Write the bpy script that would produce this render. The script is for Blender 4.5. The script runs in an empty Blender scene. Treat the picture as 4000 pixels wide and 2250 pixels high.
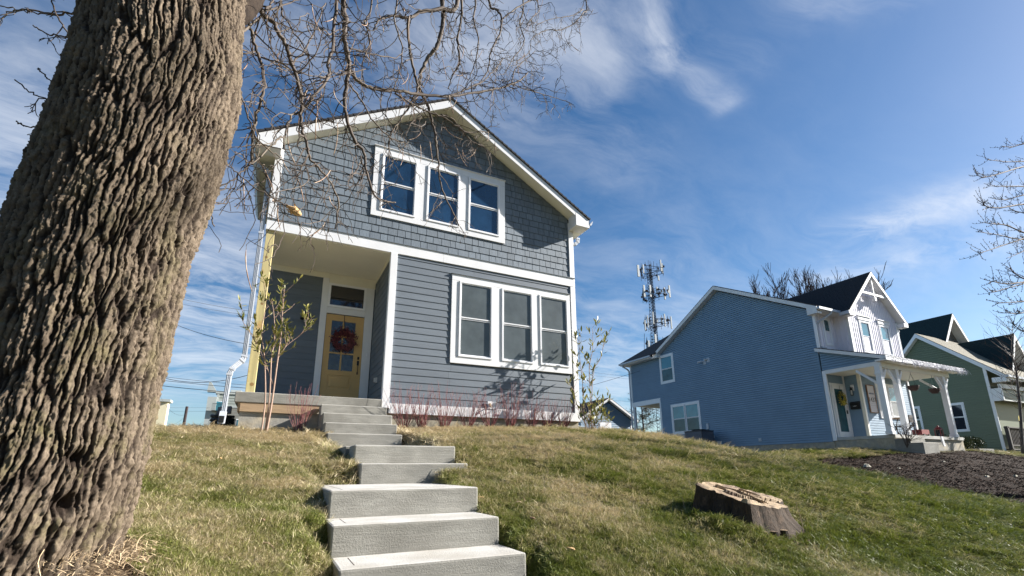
import bpy, bmesh, math, random
import numpy as np
from mathutils import Vector, Matrix
SC = bpy.context.scene
COL = SC.collection
rad = math.radians
# ------------------------------------------------------------------ camera
YAW, PIT, ROL = rad(26.4553796), rad(14.153824), rad(-0.28791122)
FPX, CXP, CYP = 1862.233, 2000.0, 1358.11
_f = np.array([math.sin(YAW)*math.cos(PIT), math.cos(YAW)*math.cos(PIT), math.sin(PIT)])
_r0 = np.array([math.cos(YAW), -math.sin(YAW), 0.0]); _u0 = np.cross(_r0, _f)
_r = math.cos(ROL)*_r0 + math.sin(ROL)*_u0; _u = -math.sin(ROL)*_r0 + math.cos(ROL)*_u0
cam = bpy.data.cameras.new('camera'); camo = bpy.data.objects.new('camera', cam); COL.objects.link(camo)
camo.matrix_world = Matrix(((_r[0],_u[0],-_f[0],0),(_r[1],_u[1],-_f[1],0),(_r[2],_u[2],-_f[2],0),(0,0,0,1)))
cam.sensor_width = 36; cam.lens = 36*FPX/4000; cam.shift_y = (CYP-1125)/4000
cam.clip_start = .05; cam.clip_end = 3000
SC.camera = camo
# ------------------------------------------------------------------ light and sky
TO_SUN = Vector((1.5, -.41, .80)).normalized()
SUN_EL = math.asin(TO_SUN.z); SUN_AZ = math.atan2(TO_SUN.x, TO_SUN.y)
sl = bpy.data.lights.new('sun', 'SUN'); sl.energy = 5.0; sl.angle = rad(.5); sl.color = (1, .955, .89)
so = bpy.data.objects.new('sun', sl); COL.objects.link(so); so.rotation_euler = TO_SUN.to_track_quat('Z','Y').to_euler()
so.location = (30, -6, 20)
W = bpy.data.worlds.new('World'); SC.world = W; W.use_nodes = True
SC.view_settings.view_transform = 'Standard'; SC.view_settings.look = 'None'
SC.view_settings.exposure = 1.47; SC.view_settings.gamma = 1.0; SC.view_settings.use_curve_mapping = False
SC.render.engine = 'CYCLES'
SC.cycles.use_denoising = True
SC.cycles.max_bounces = 6; SC.cycles.diffuse_bounces = 3; SC.cycles.glossy_bounces = 3; SC.cycles.transparent_max_bounces = 8
SC.cycles.use_adaptive_sampling = True; SC.cycles.adaptive_threshold = .01
def pray(x, y):
    v = np.array([(x-CXP)/FPX, (y-CYP)/FPX, 1.0])
    return v[0]*_r - v[1]*_u + v[2]*_f
def at_y(x, y, D): d = pray(x, y); return Vector(d*(D/d[1]))
def at_x(x, y, D): d = pray(x, y); return Vector(d*(D/d[0]))
def build_world():
    nt = W.node_tree; nt.nodes.clear(); N = nt.nodes.new; L = nt.links.new
    out = N('ShaderNodeOutputWorld'); bg = N('ShaderNodeBackground'); bg.inputs[1].default_value = .05
    sky = N('ShaderNodeTexSky'); sky.sky_type = 'NISHITA'; sky.sun_disc = False
    sky.sun_elevation = SUN_EL; sky.sun_rotation = SUN_AZ; sky.altitude = 200; sky.air_density = 1.0; sky.dust_density = .6; sky.ozone_density = 2.6
    tc = N('ShaderNodeTexCoord'); sep = N('ShaderNodeSeparateXYZ'); L(tc.outputs['Generated'], sep.inputs[0])
    def M(op, a, b=None, c=None):
        n = N('ShaderNodeMath'); n.operation = op
        for i, v in enumerate((a, b, c)):
            if v is None: continue
            if isinstance(v, (int, float)): n.inputs[i].default_value = v
            else: L(v, n.inputs[i])
        return n.outputs[0]
    zz = M('ADD', M('MAXIMUM', sep.outputs[2], 0.0), .12)
    px = M('DIVIDE', sep.outputs[0], zz); py = M('DIVIDE', sep.outputs[1], zz)
    def uv(p):
        d = pray(*p); d = d/np.linalg.norm(d); z = max(d[2], 0)+.12
        return d[0]/z, d[1]/z
    cmb = N('ShaderNodeCombineXYZ'); L(px, cmb.inputs[0]); L(py, cmb.inputs[1])
    def noise(vec, scale, det, rough, dist=0.0, rot=0.0, st=(1,1,1), loc=(0,0,0)):
        mp = N('ShaderNodeMapping'); mp.inputs['Rotation'].default_value = (0,0,rot); mp.inputs['Scale'].default_value = st; mp.inputs['Location'].default_value = loc
        L(vec, mp.inputs[0]); n = N('ShaderNodeTexNoise'); n.inputs['Scale'].default_value = scale
        n.inputs['Detail'].default_value = det; n.inputs['Roughness'].default_value = rough; n.inputs['Distortion'].default_value = dist*.4
        L(mp.outputs[0], n.inputs['Vector']); return n.outputs[0]
    # wandering of the coordinates, so that the wisps curl
    w1 = noise(cmb.outputs[0], 1.6, 3, .55); w2 = noise(cmb.outputs[0], 1.6, 3, .55, loc=(7,3,1))
    qx = M('ADD', px, M('MULTIPLY', M('SUBTRACT', w1, .5), .38)); qy = M('ADD', py, M('MULTIPLY', M('SUBTRACT', w2, .5), .38))
    q = N('ShaderNodeCombineXYZ'); L(qx, q.inputs[0]); L(qy, q.inputs[1])
    A = rad(-38)
    wisp = noise(q.outputs[0], 3.2, 8, .62, .25, rot=A, st=(.62, 1.15, 1))
    soft = noise(q.outputs[0], 1.1, 5, .55, .1, rot=A, st=(.5, 1.2, 1), loc=(3,9,0))
    fine = noise(q.outputs[0], 9, 7, .68, .6, rot=A, st=(.45, 1.3, 1), loc=(1,2,0))
    # where the sky carries cirrus (high-altitude positions), and how much
    mask = None
    for (ax, ay, bx, by, wd, amp) in CLOUDS:
        u0, v0 = uv((ax, ay)); u1, v1 = uv((bx, by))
        du, dv = u1-u0, v1-v0; LL = max(du*du+dv*dv, 1e-6)
        t = M('DIVIDE', M('ADD', M('MULTIPLY', M('SUBTRACT', qx, u0), du), M('MULTIPLY', M('SUBTRACT', qy, v0), dv)), LL)
        t = M('MINIMUM', M('MAXIMUM', t, 0.0), 1.0)
        ex = M('SUBTRACT', qx, M('ADD', M('MULTIPLY', t, du), u0)); ey = M('SUBTRACT', qy, M('ADD', M('MULTIPLY', t, dv), v0))
        d2 = M('ADD', M('MULTIPLY', ex, ex), M('MULTIPLY', ey, ey))
        g = M('MULTIPLY', M('EXPONENT', M('MULTIPLY', d2, -1.0/(wd*wd))), amp)
        mask = g if mask is None else M('ADD', mask, g)
    base = M('MULTIPLY', M('MAXIMUM', M('SUBTRACT', soft, .52), 0), .28)
    dens = M('ADD', mask, base)
    tex = M('ADD', M('MULTIPLY', M('MAXIMUM', M('SUBTRACT', wisp, .40), 0), 2.6), M('MULTIPLY', M('MAXIMUM', M('SUBTRACT', fine, .42), 0), 1.3))
    f = M('MULTIPLY', dens, tex)
    f = M('MULTIPLY', M('SUBTRACT', 1.0, M('EXPONENT', M('MULTIPLY', f, -.85))), .92)
    mix = N('ShaderNodeMix'); mix.data_type = 'RGBA'
    hsv = N('ShaderNodeHueSaturation'); hsv.inputs['Saturation'].default_value = 1.22; hsv.inputs['Value'].default_value = 1.0
    L(sky.outputs[0], hsv.inputs['Color'])
    L(f, mix.inputs[0]); L(hsv.outputs[0], mix.inputs[6]); mix.inputs[7].default_value = (7.2, 7.5, 8.0, 1)
    L(mix.outputs[2], bg.inputs[0]); L(bg.outputs[0], out.inputs[0])
CLOUDS = [ # ends of each wisp as seen from the kerb, width, amount
 (2590, -60, 2600, 240, .045, .9), (2600, 150, 2800, 380, .035, .75), (2560,60,2900,200,.06,.25),
 (1850, 60, 2300, 200, .12, .8), (1250, 80, 1750, 330, .2, .5), (1000, 300, 1500, 420, .16, .35), (1950, 380, 2350, 640, .15, .25),
 (3450, 880, 3800, 780, .11, 1.5), (3300, 1060, 3900, 960, .12, .55), (3650, 1000, 4000, 920, .2, .35),
 (-100, 300, 500, 150, .14, .5), (-100, 500, 420, 420, .14, .4), (0, 720, 300, 650, .25, .8),
 (650, 1110, 1000, 1190, .40, 1.2), (700, 1400, 1000, 1440, .9, 1.1), (780, 900, 950, 960, .3, .6),
 (2300, 1450, 2500, 1500, 1.2, 1.0), (3200, -30, 3500, 10, .05, .5)]
build_world()
# ------------------------------------------------------------------ materials
def mat(name, col, rough=.6, var=.12, scale=6.0, bump=0.0, bscale=60.0, stretch=(1,1,1), metal=0.0, spec=.5, rand=0.0, col2=None, c2scale=None, det=6, obj=True, c2pos=(.42,.62)):
    m = bpy.data.materials.new(name); m.use_nodes = True; nt = m.node_tree; N = nt.nodes.new; L = nt.links.new
    b = nt.nodes['Principled BSDF']; b.inputs['Roughness'].default_value = rough; b.inputs['Metallic'].default_value = metal
    b.inputs['Specular IOR Level'].default_value = spec
    tc = N('ShaderNodeTexCoord'); mp = N('ShaderNodeMapping'); mp.inputs['Scale'].default_value = stretch; L(tc.outputs['Object'], mp.inputs[0])
    n = N('ShaderNodeTexNoise'); n.inputs['Scale'].default_value = scale; n.inputs['Detail'].default_value = det; n.inputs['Roughness'].default_value = .6; L(mp.outputs[0], n.inputs[0])
    cr = N('ShaderNodeValToRGB'); cr.color_ramp.elements[0].position = .3; cr.color_ramp.elements[1].position = .72
    lo = [max(0, c*(1-var)) for c in col]; hi = [min(1, c*(1+var)) for c in col]
    cr.color_ramp.elements[0].color = (*lo, 1); cr.color_ramp.elements[1].color = (*hi, 1); L(n.outputs[0], cr.inputs[0])
    c = cr.outputs[0]
    if col2 is not None:
        n2 = N('ShaderNodeTexNoise'); n2.inputs['Scale'].default_value = c2scale or scale*.4; n2.inputs['Detail'].default_value = 5; L(tc.outputs['Object'], n2.inputs[0])
        r2 = N('ShaderNodeMapRange'); r2.inputs[1].default_value = c2pos[0]; r2.inputs[2].default_value = c2pos[1]; L(n2.outputs[0], r2.inputs[0])
        mx = N('ShaderNodeMix'); mx.data_type = 'RGBA'; L(r2.outputs[0], mx.inputs[0]); L(c, mx.inputs[6]); mx.inputs[7].default_value = (*col2, 1); c = mx.outputs[2]
    if rand:
        oi = N('ShaderNodeObjectInfo'); r = N('ShaderNodeMapRange'); r.inputs[3].default_value = 1-rand; r.inputs[4].default_value = 1+rand; L(oi.outputs['Random'], r.inputs[0])
        hv = N('ShaderNodeHueSaturation'); L(r.outputs[0], hv.inputs['Value']); L(c, hv.inputs['Color']); c = hv.outputs[0]
    L(c, b.inputs['Base Color'])
    if bump:
        nb = N('ShaderNodeTexNoise'); nb.inputs['Scale'].default_value = bscale; nb.inputs['Detail'].default_value = 6; nb.inputs['Roughness'].default_value = .65; L(mp.outputs[0], nb.inputs[0])
        bp = N('ShaderNodeBump'); bp.inputs['Strength'].default_value = 1.0; bp.inputs['Distance'].default_value = bump; L(nb.outputs[0], bp.inputs['Height']); L(bp.outputs[0], b.inputs['Normal'])
    return m
MT = {}
MT['lap'] = mat('grey blue lap siding paint', (.122,.146,.174), .62, .09, 2.2, .0008, 50, (1,1,6), rand=.05)
MT['shake'] = mat('grey shake siding paint', (.142,.172,.204), .66, .18, 14, .0022, 34, (3,3,.35), rand=.13)
MT['white'] = mat('white trim paint', (.74,.74,.75), .5, .05, 2.5, .0004, 40)
MT['cream'] = mat('cream porch paint', (.76,.73,.62), .55, .03, 2.5)
MT['vinylw'] = mat('white vinyl', (.82,.82,.84), .35, .02, 4)
MT['gutter'] = mat('white coated aluminium', (.50,.53,.58), .4, .04, 4, spec=.6)
MT['roof'] = mat('black asphalt shingle', (.028,.027,.030), .92, .5, 30, .003, 140)
MT['roofbrown'] = mat('brown grey asphalt shingle', (.060,.052,.050), .92, .45, 24, .003, 140)
MT['rooftan'] = mat('weathered tan shingle', (.22,.20,.15), .92, .4, 18, .003, 140)
MT['roofgreen'] = mat('dark green shingle', (.010,.030,.032), .92, .5, 22, .003, 140)
MT['pine'] = mat('yellow pine post', (.50,.42,.20), .6, .2, 2.2, .0008, 40, (9,9,.6), col2=(.46,.30,.11), c2scale=3.0, c2pos=(.60,.70))
MT['formboard'] = mat('tan form board', (.36,.25,.15), .75, .2, 3, .001, 40, (1,6,6))
MT['conc'] = mat('broom finished concrete', (.33,.325,.31), .85, .16, 5, .004, 45, (1.2,1.2,7), col2=(.24,.24,.225), c2scale=2.2)
MT['conctop'] = mat('pale concrete tread', (.46,.445,.41), .85, .12, 8, .0015, 160, col2=(.40,.37,.31), c2scale=4)
MT['found'] = mat('tan foundation concrete', (.40,.345,.255), .9, .25, 7, .006, 28, col2=(.30,.285,.25), c2scale=3)
MT['found2'] = mat('grey tan foundation concrete', (.33,.30,.23), .9, .2, 5, .004, 20)
MT['vinylblue'] = mat('blue vinyl siding', (.195,.292,.395), .48, .08, 1.2, rand=.02)
MT['vinylgreen'] = mat('olive green vinyl siding', (.125,.155,.092), .5, .06, 1.2, rand=.03)
MT['vinylbeige'] = mat('beige grey vinyl siding', (.13,.118,.105), .5, .06, 1.2)
MT['bnb'] = mat('white board and batten', (.74,.72,.80), .5, .03, 3)
MT['door'] = mat('mustard yellow door paint', (.60,.38,.14), .42, .05, 2)
MT['black'] = mat('black metal', (.012,.012,.013), .4, .2, 8)
MT['blackplastic'] = mat('black ribbed plastic', (.008,.009,.013), .45, .2, 8)
MT['slate'] = mat('slate grey plastic', (.16,.18,.24), .5, .1, 8)
MT['dirt'] = mat('bare earth', (.085,.062,.045), .95, .4, 9, .02, 30)
MT['steel'] = mat('dull galvanised steel', (.030,.036,.052), .9, .2, 3, spec=.1)
MT['panelant'] = mat('pale grey antenna radome', (.36,.39,.41), .7, .05, 2)
MT['apt'] = mat('grey green apartment siding', (.33,.36,.33), .6, .05, 1)
MT['aptdark'] = mat('taupe apartment siding', (.19,.18,.16), .6, .05, 1)
MT['aptlight'] = mat('pale grey apartment siding', (.38,.41,.40), .6, .05, 1)
MT['yellow'] = mat('cream stucco', (.66,.60,.42), .7, .06, 1)
MT['twig'] = mat('grey brown twig bark', (.080,.060,.047), .8, .35, 14, .001, 80, col2=(.16,.13,.10), c2scale=3, c2pos=(.52,.70))
MT['twigfar'] = mat('brown winter twigs', (.072,.045,.038), .85, .2, 3)
MT['redtwig'] = mat('red dogwood bark', (.17,.045,.050), .6, .4, 22, col2=(.24,.13,.09), c2scale=9, c2pos=(.5,.66))
MT['magstem'] = mat('pinkish tan magnolia bark', (.33,.22,.165), .7, .2, 30, .0006, 80)
MT['pod'] = mat('brown seed pod', (.26,.155,.10), .7, .35, 25, col2=(.50,.38,.27), c2scale=12, c2pos=(.48,.62))
MT['cocoon'] = mat('dry curled leaf nest', (.52,.34,.16), .8, .45, 45, .004, 60)
MT['bark'] = None
MT['deck'] = mat('brown deck wood', (.28,.17,.09), .7, .2, 4)
MT['darkwood'] = mat('dark stained wood', (.035,.027,.025), .6, .3, 6)
MT['cover'] = mat('dark green canvas', (.008,.050,.042), .6, .25, 6)
MT['acgrey'] = mat('dark grey coil cabinet', (.055,.055,.062), .5, .2, 10)
MT['wreathred'] = mat('dark red berries and leaves', (.14,.028,.030), .6, .5, 30)
MT['wreathyel'] = mat('yellow flowers', (.62,.47,.04), .6, .5, 40, col2=(.05,.07,.02), c2scale=18, c2pos=(.5,.55))
MT['sign'] = mat('off white sign board', (.62,.58,.60), .6, .04, 4)
MT['signframe'] = mat('brown wood frame', (.24,.13,.07), .6, .1, 4)
MT['redthing'] = mat('red painted metal', (.20,.02,.02), .5, .2, 6)
MT['pot'] = mat('brown coco basket', (.060,.035,.030), .8, .2, 12)
MT['boxwood'] = mat('boxwood leaves', (.035,.050,.018), .5, .6, 40)
MT['white wire'] = mat('white light string', (.55,.54,.60), .4, .02, 4)
MT['woodcut'] = mat('fresh cut wood', (.42,.30,.175), .75, .40, 5, .012, 22, (3,22,6), col2=(.16,.095,.05), c2scale=5, c2pos=(.48,.60))
MT['stumpbark'] = mat('torn stump bark', (.045,.028,.016), .95, .6, 14, .016, 22, (5,5,.8), col2=(.10,.064,.040), c2scale=9, c2pos=(.55,.70))
MT['needles'] = mat('brownish pine needles', (.105,.080,.030), .7, .5, 2, col2=(.045,.055,.022), c2scale=.6)
MT['wirem'] = mat('black cable', (.02,.02,.025), .6, .1, 3)
MT['polem'] = mat('dark utility pole', (.035,.022,.022), .8, .2, 3)
MT['lensglass'] = mat('frosted lamp glass', (.5,.5,.48), .2, .02, 4)
def glass(name, base, rough=.04, spec=.9, tint=None, bump=0.0, var=.1, scale=6, bscale=5):
    m = mat(name, base, rough, var, scale, bump, bscale, spec=spec)
    b = m.node_tree.nodes['Principled BSDF']; b.inputs['Coat Weight'].default_value = .35 if rough < .1 else .2; b.inputs['Coat Roughness'].default_value = .02
    return m
MT['glassup'] = glass('window glass with sky reflection blue', (.012,.035,.075), .02, 1.0, var=.5, scale=1.5)  # blue of the reflected sky put into the pane's base colour
MT['glasslow'] = glass('screened window glass', (.080,.096,.100), .30, .5, var=.25, scale=2.5)
MT['glassdoor'] = glass('rippled door glass', (.02,.025,.035), .04, 1.0, bump=.012, bscale=9)
MT['glassteal'] = glass('teal reflecting window glass', (.045,.20,.26), .06, .8, var=.3, scale=1.2)
MT['glassdteal'] = glass('teal window screen', (.028,.085,.10), .25, .5, var=.4, scale=2)
MT['glassdark'] = glass('dark window glass', (.012,.013,.018), .05, .8)
MT['glassblind'] = glass('window with blinds behind', (.30,.30,.31), .15, .5, var=.15, scale=9)
def leafmat(name, a, b, trans=.25):
    m = bpy.data.materials.new(name); m.use_nodes = True; nt = m.node_tree; N = nt.nodes.new; L = nt.links.new
    p = nt.nodes['Principled BSDF']; p.inputs['Roughness'].default_value = .38
    oi = N('ShaderNodeObjectInfo'); cr = N('ShaderNodeValToRGB'); cr.color_ramp.elements[0].color = (*a,1); cr.color_ramp.elements[1].color = (*b,1)
    L(oi.outputs['Random'], cr.inputs[0]); L(cr.outputs[0], p.inputs['Base Color'])
    tr = N('ShaderNodeBsdfTranslucent'); L(cr.outputs[0], tr.inputs[0]); mx = N('ShaderNodeMixShader'); mx.inputs[0].default_value = trans
    L(p.outputs[0], mx.inputs[1]); L(tr.outputs[0], mx.inputs[2]); L(mx.outputs[0], nt.nodes['Material Output'].inputs[0])
    return m
MT['leaf'] = leafmat('magnolia leaf', (.085,.105,.022), (.30,.27,.07))
# ------------------------------------------------------------------ mesh helpers
def P3(*a): return Vector(a)
class G:
    def __init__(s, O=(0,0,0), U=(1,0,0), Nn=(0,1,0)):
        s.v = []; s.f = []; s.O = Vector(O); s.U = Vector(U); s.N = Vector(Nn)
    def p(s, u, d, z):
        q = s.O + s.U*u + s.N*d; return (q.x, q.y, q.z+z)
    def quad(s, a, b, c, d):
        i = len(s.v); s.v += [tuple(a), tuple(b), tuple(c), tuple(d)]; s.f.append((i,i+1,i+2,i+3))
    def tri(s, a, b, c):
        i = len(s.v); s.v += [tuple(a), tuple(b), tuple(c)]; s.f.append((i,i+1,i+2))
    def box(s, u0, u1, d0, d1, z0, z1):
        i = len(s.v)
        for z in (z0, z1):
            for (u, d) in ((u0,d0),(u1,d0),(u1,d1),(u0,d1)): s.v.append(s.p(u,d,z))
        s.f += [(i,i+3,i+2,i+1),(i+4,i+5,i+6,i+7),(i,i+1,i+5,i+4),(i+1,i+2,i+6,i+5),(i+2,i+3,i+7,i+6),(i+3,i,i+4,i+7)]
        return s
    def prism(s, A, B):
        """two matching loops of world points joined into a closed solid"""
        n = len(A); i = len(s.v); s.v += [tuple(a) for a in A]+[tuple(b) for b in B]
        s.f.append(tuple(range(i+n-1, i-1, -1))); s.f.append(tuple(range(i+n, i+2*n)))
        for k in range(n):
            l = (k+1) % n; s.f.append((i+k, i+l, i+n+l, i+n+k))
        return s
    def wallprism(s, poly, d0, d1):
        return s.prism([s.p(u,d0,z) for u,z in poly], [s.p(u,d1,z) for u,z in poly])
    def obox(s, a, b, w, h, up=(0,0,1)):
        """bar from a to b with cross-section w x h"""
        a = Vector(a); b = Vector(b); t = (b-a).normalized(); up = Vector(up)
        sd = t.cross(up)
        if sd.length < 1e-3: sd = t.cross(Vector((1,0,0)))
        sd.normalize(); u2 = sd.cross(t)
        q = [sd*w/2+u2*h/2, -sd*w/2+u2*h/2, -sd*w/2-u2*h/2, sd*w/2-u2*h/2]
        return s.prism([a+c for c in q], [b+c for c in q])
    def tube(s, pts, rads, n=6, cap=True):
        pts = np.array([tuple(p) for p in pts], float); m = len(pts)
        rads = np.broadcast_to(np.array(rads, float), (m,))
        t = np.gradient(pts, axis=0); t /= np.maximum(np.linalg.norm(t, axis=1, keepdims=True), 1e-9)
        ref = np.array([.31,.87,.38]) if abs(t[:,2]).mean() > .7 else np.array([.05,.1,1.0])
        a = np.cross(t, ref); a /= np.maximum(np.linalg.norm(a, axis=1, keepdims=True), 1e-9); b = np.cross(t, a)
        an = np.arange(n)*2*math.pi/n
        V = pts[:,None,:] + rads[:,None,None]*(np.cos(an)[None,:,None]*a[:,None,:]+np.sin(an)[None,:,None]*b[:,None,:])
        i = len(s.v); s.v += [tuple(x) for x in V.reshape(-1,3).tolist()]
        for k in range(m-1):
            for j in range(n):
                l = (j+1) % n; s.f.append((i+k*n+j, i+k*n+l, i+(k+1)*n+l, i+(k+1)*n+j))
        if cap and n > 2:
            s.f.append(tuple(i+j for j in range(n-1,-1,-1))); s.f.append(tuple(i+(m-1)*n+j for j in range(n)))
        return s
    def lathe(s, c, prof, n=16):
        """prof: list of (radius, z) around a vertical axis at c"""
        c = Vector(c); i = len(s.v); m = len(prof)
        for (r, z) in prof:
            for j in range(n):
                a = 2*math.pi*j/n; s.v.append((c.x+r*math.cos(a), c.y+r*math.sin(a), c.z+z))
        for k in range(m-1):
            for j in range(n):
                l = (j+1) % n; s.f.append((i+k*n+j, i+k*n+l, i+(k+1)*n+l, i+(k+1)*n+j))
        s.f.append(tuple(i+j for j in range(n-1,-1,-1))); s.f.append(tuple(i+(m-1)*n+j for j in range(n)))
        return s
    def obj(s, name, m, parent=None, smooth=False, origin=None, bevel=0, **kw):
        me = bpy.data.meshes.new(name)
        v = s.v
        if origin is not None: v = [(a[0]-origin[0], a[1]-origin[1], a[2]-origin[2]) for a in v]
        me.from_pydata(v, [], s.f); 
        me.materials.append(MT[m] if isinstance(m, str) else m)
        if smooth: me.polygons.foreach_set('use_smooth', [True]*len(me.polygons))
        me.update()
        o = bpy.data.objects.new(name, me); COL.objects.link(o)
        if origin is not None: o.location = origin
        if bevel:
            b = o.modifiers.new('bevel','BEVEL'); b.width = bevel; b.segments = 2; b.limit_method = 'ANGLE'
        if parent is not None:
            o.parent = parent; o.matrix_parent_inverse = base_inv(parent)
        for k, x in kw.items(): o[k] = x
        return o
_BASE = {}
def base_inv(p):
    return Matrix.Translation(-Vector(_BASE[p.name])) if p.name in _BASE else Matrix.Identity(4)
def thing(name, label, cat, base, group=None):
    o = bpy.data.objects.new(name, None); COL.objects.link(o); o.location = base; o.empty_display_size = .2
    o['label'] = label; o['category'] = cat
    if group: o['group'] = group
    _BASE[o.name] = tuple(base); return o
def tag(o, label, cat, group=None, kind=None):
    o['label'] = label
    if cat: o['category'] = cat
    if group: o['group'] = group
    if kind: o['kind'] = kind
    return o
def clip(poly, a, b, c):
    """keep a*u+b*z<=c"""
    out = []; n = len(poly)
    for i in range(n):
        p, q = poly[i], poly[(i+1) % n]; fp = a*p[0]+b*p[1]-c; fq = a*q[0]+b*q[1]-c
        if fp <= 1e-9: out.append(p)
        if (fp < -1e-9 and fq > 1e-9) or (fp > 1e-9 and fq < -1e-9):
            t = fp/(fp-fq); out.append((p[0]+t*(q[0]-p[0]), p[1]+t*(q[1]-p[1])))
    return out if len(out) >= 3 else []
def board(fr, poly, zb, ex, proud, m, parent, name, thin=.003, back=-.010, **kw):
    g = G(*fr)
    F = [g.p(u, proud + (thin-proud)*min(max((z-zb)/ex,0),1.1), z) for u, z in poly]
    B = [g.p(u, back, z) for u, z in poly]
    g.prism(B, F); return g.obj(name, m, parent, **kw)
def siding(fr, parent, m, u0, u1, z0, z1, ex, cuts=(), holes=(), proud=.014, name='siding_board', joint=None, rng=None, slot=.003):
    n = int(math.ceil((z1-z0)/ex - 1e-6))
    for i in range(n):
        zb = z0+i*ex+slot; zt = min(zb+ex+(.008 if slot < .005 else -slot), z1); zc = zb+ex*.5
        segs = [(u0, u1)]
        for (h0, h1, hz0, hz1) in holes:
            if hz0 < zc < hz1:
                ns = []
                for a, b in segs:
                    if h1 <= a or h0 >= b: ns.append((a,b)); continue
                    if h0 > a: ns.append((a,h0))
                    if h1 < b: ns.append((h1,b))
                segs = ns
        if joint and rng:
            ns = []
            for a, b in segs:
                if b-a > joint*1.3 and rng.random() < .55:
                    c = a+joint*(.5+rng.random()*.6); c = min(c, b-.4); ns += [(a,c-.0015),(c+.0015,b)]
                else: ns.append((a,b))
            segs = ns
        for a, b in segs:
            poly = [(a,zb),(b,zb),(b,zt),(a,zt)]
            for (ca, cb, cc) in cuts:
                if poly: poly = clip(poly, ca, cb, cc)
            if poly: board(fr, poly, zb, ex, proud, m, parent, name)
def window(fr, parent, u0, u1, z0, z1, glass1, glass2=None, frame='vinylw', fw=.045, depth=.05, mid=True, inset=.03, name='window', midz=None, dbase=0.0):
    """double-hung unit: frame (part) > sash rail, panes (sub-parts)"""
    g = G(*fr); d1 = dbase+depth
    g.box(u0,u1,dbase-.06,d1,z0,z0+fw); g.box(u0,u1,dbase-.06,d1,z1-fw,z1); g.box(u0,u0+fw,dbase-.06,d1,z0+fw,z1-fw); g.box(u1-fw,u1,dbase-.06,d1,z0+fw,z1-fw)
    w = g.obj(name, frame, parent)
    zm = midz or (z0+z1)/2
    a, b, s = u0+fw, u1-fw, .025
    # sash frames: the upper sash sits further out
    g = G(*fr)
    if mid:
        for (za, zb, do) in ((z0+fw, zm-.004, .0), (zm+.004, z1-fw, .014)):
            dd = dbase+inset-.016+do
            g.box(a,b,dd-.02,dd,za,za+s); g.box(a,b,dd-.02,dd,zb-s,zb); g.box(a,a+s*.7,dd-.02,dd,za+s,zb-s); g.box(b-s*.7,b,dd-.02,dd,za+s,zb-s)
        g.obj('sash', frame, w)
        g = G(*fr); dd = dbase+inset-.028; g.box(a+s*.7,b-s*.7,dd-.006,dd,z0+fw+s,zm-.004-s); g.obj('pane', glass2 or glass1, w)
        g = G(*fr); dd = dbase+inset-.014; g.box(a+s*.7,b-s*.7,dd-.006,dd,zm+.004+s,z1-fw-s); g.obj('pane', glass1, w)
    else:
        dd = dbase+inset-.016
        g.box(a,b,dd-.006,dd,z0+fw,z1-fw); g.obj('pane', glass1, w)
    return w
def roofslab(parent, m, A, B, C, D, th=.03, courses=0, name='roof'):
    """A,B eave ends, D,C matching ridge ends; shingle courses stepped up the slope"""
    A, B, C, D = map(Vector, (A,B,C,D)); nn = (B-A).cross(D-A).normalized()
    if nn.z < 0: nn = -nn
    g = G(); n = max(1, courses)
    for i in range(n):
        t0, t1 = i/n, (i+1)/n
        a, b = A.lerp(D,t0), B.lerp(C,t0); c, d = B.lerp(C,min(1,t1+.15/n)), A.lerp(D,min(1,t1+.15/n))
        e = th*.45
        g.prism([a-nn*.005, b-nn*.005, c-nn*.005, d-nn*.005], [a+nn*(th), b+nn*(th), c+nn*(th-e), d+nn*(th-e)])
    return g.obj(name, m, parent)
def downspout(parent, pts, w=.075, name='downspout', m='gutter'):
    g = G(); pts = [Vector(p) for p in pts]
    for i in range(len(pts)-1):
        a, b = pts[i], pts[i+1]; t = (b-a).normalized(); g.obox(a-t*.012, b+t*.012, w, w*.92, up=(0,-1,0) if abs(t.y)<.7 else (0,0,1))
    o = g.obj(name, m, parent)
    g = G()   # raised ribs and bands
    for i in range(len(pts)-1):
        a, b = pts[i], pts[i+1]; t = (b-a).normalized(); s = t.cross(Vector((0,1,0)))
        if s.length < .1: s = Vector((1,0,0))
        s.normalize(); f = s.cross(t).normalized()
        if f.y > 0: f = -f
        for k in (-.3, 0, .3): g.obox(a+s*w*k+f*w*.50, b+s*w*k+f*w*.50, .006, .006)
        g.obox(a, a+t*.035, w*1.16, w*1.16, up=f)
    g.obj('rib', m, o); return o
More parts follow.
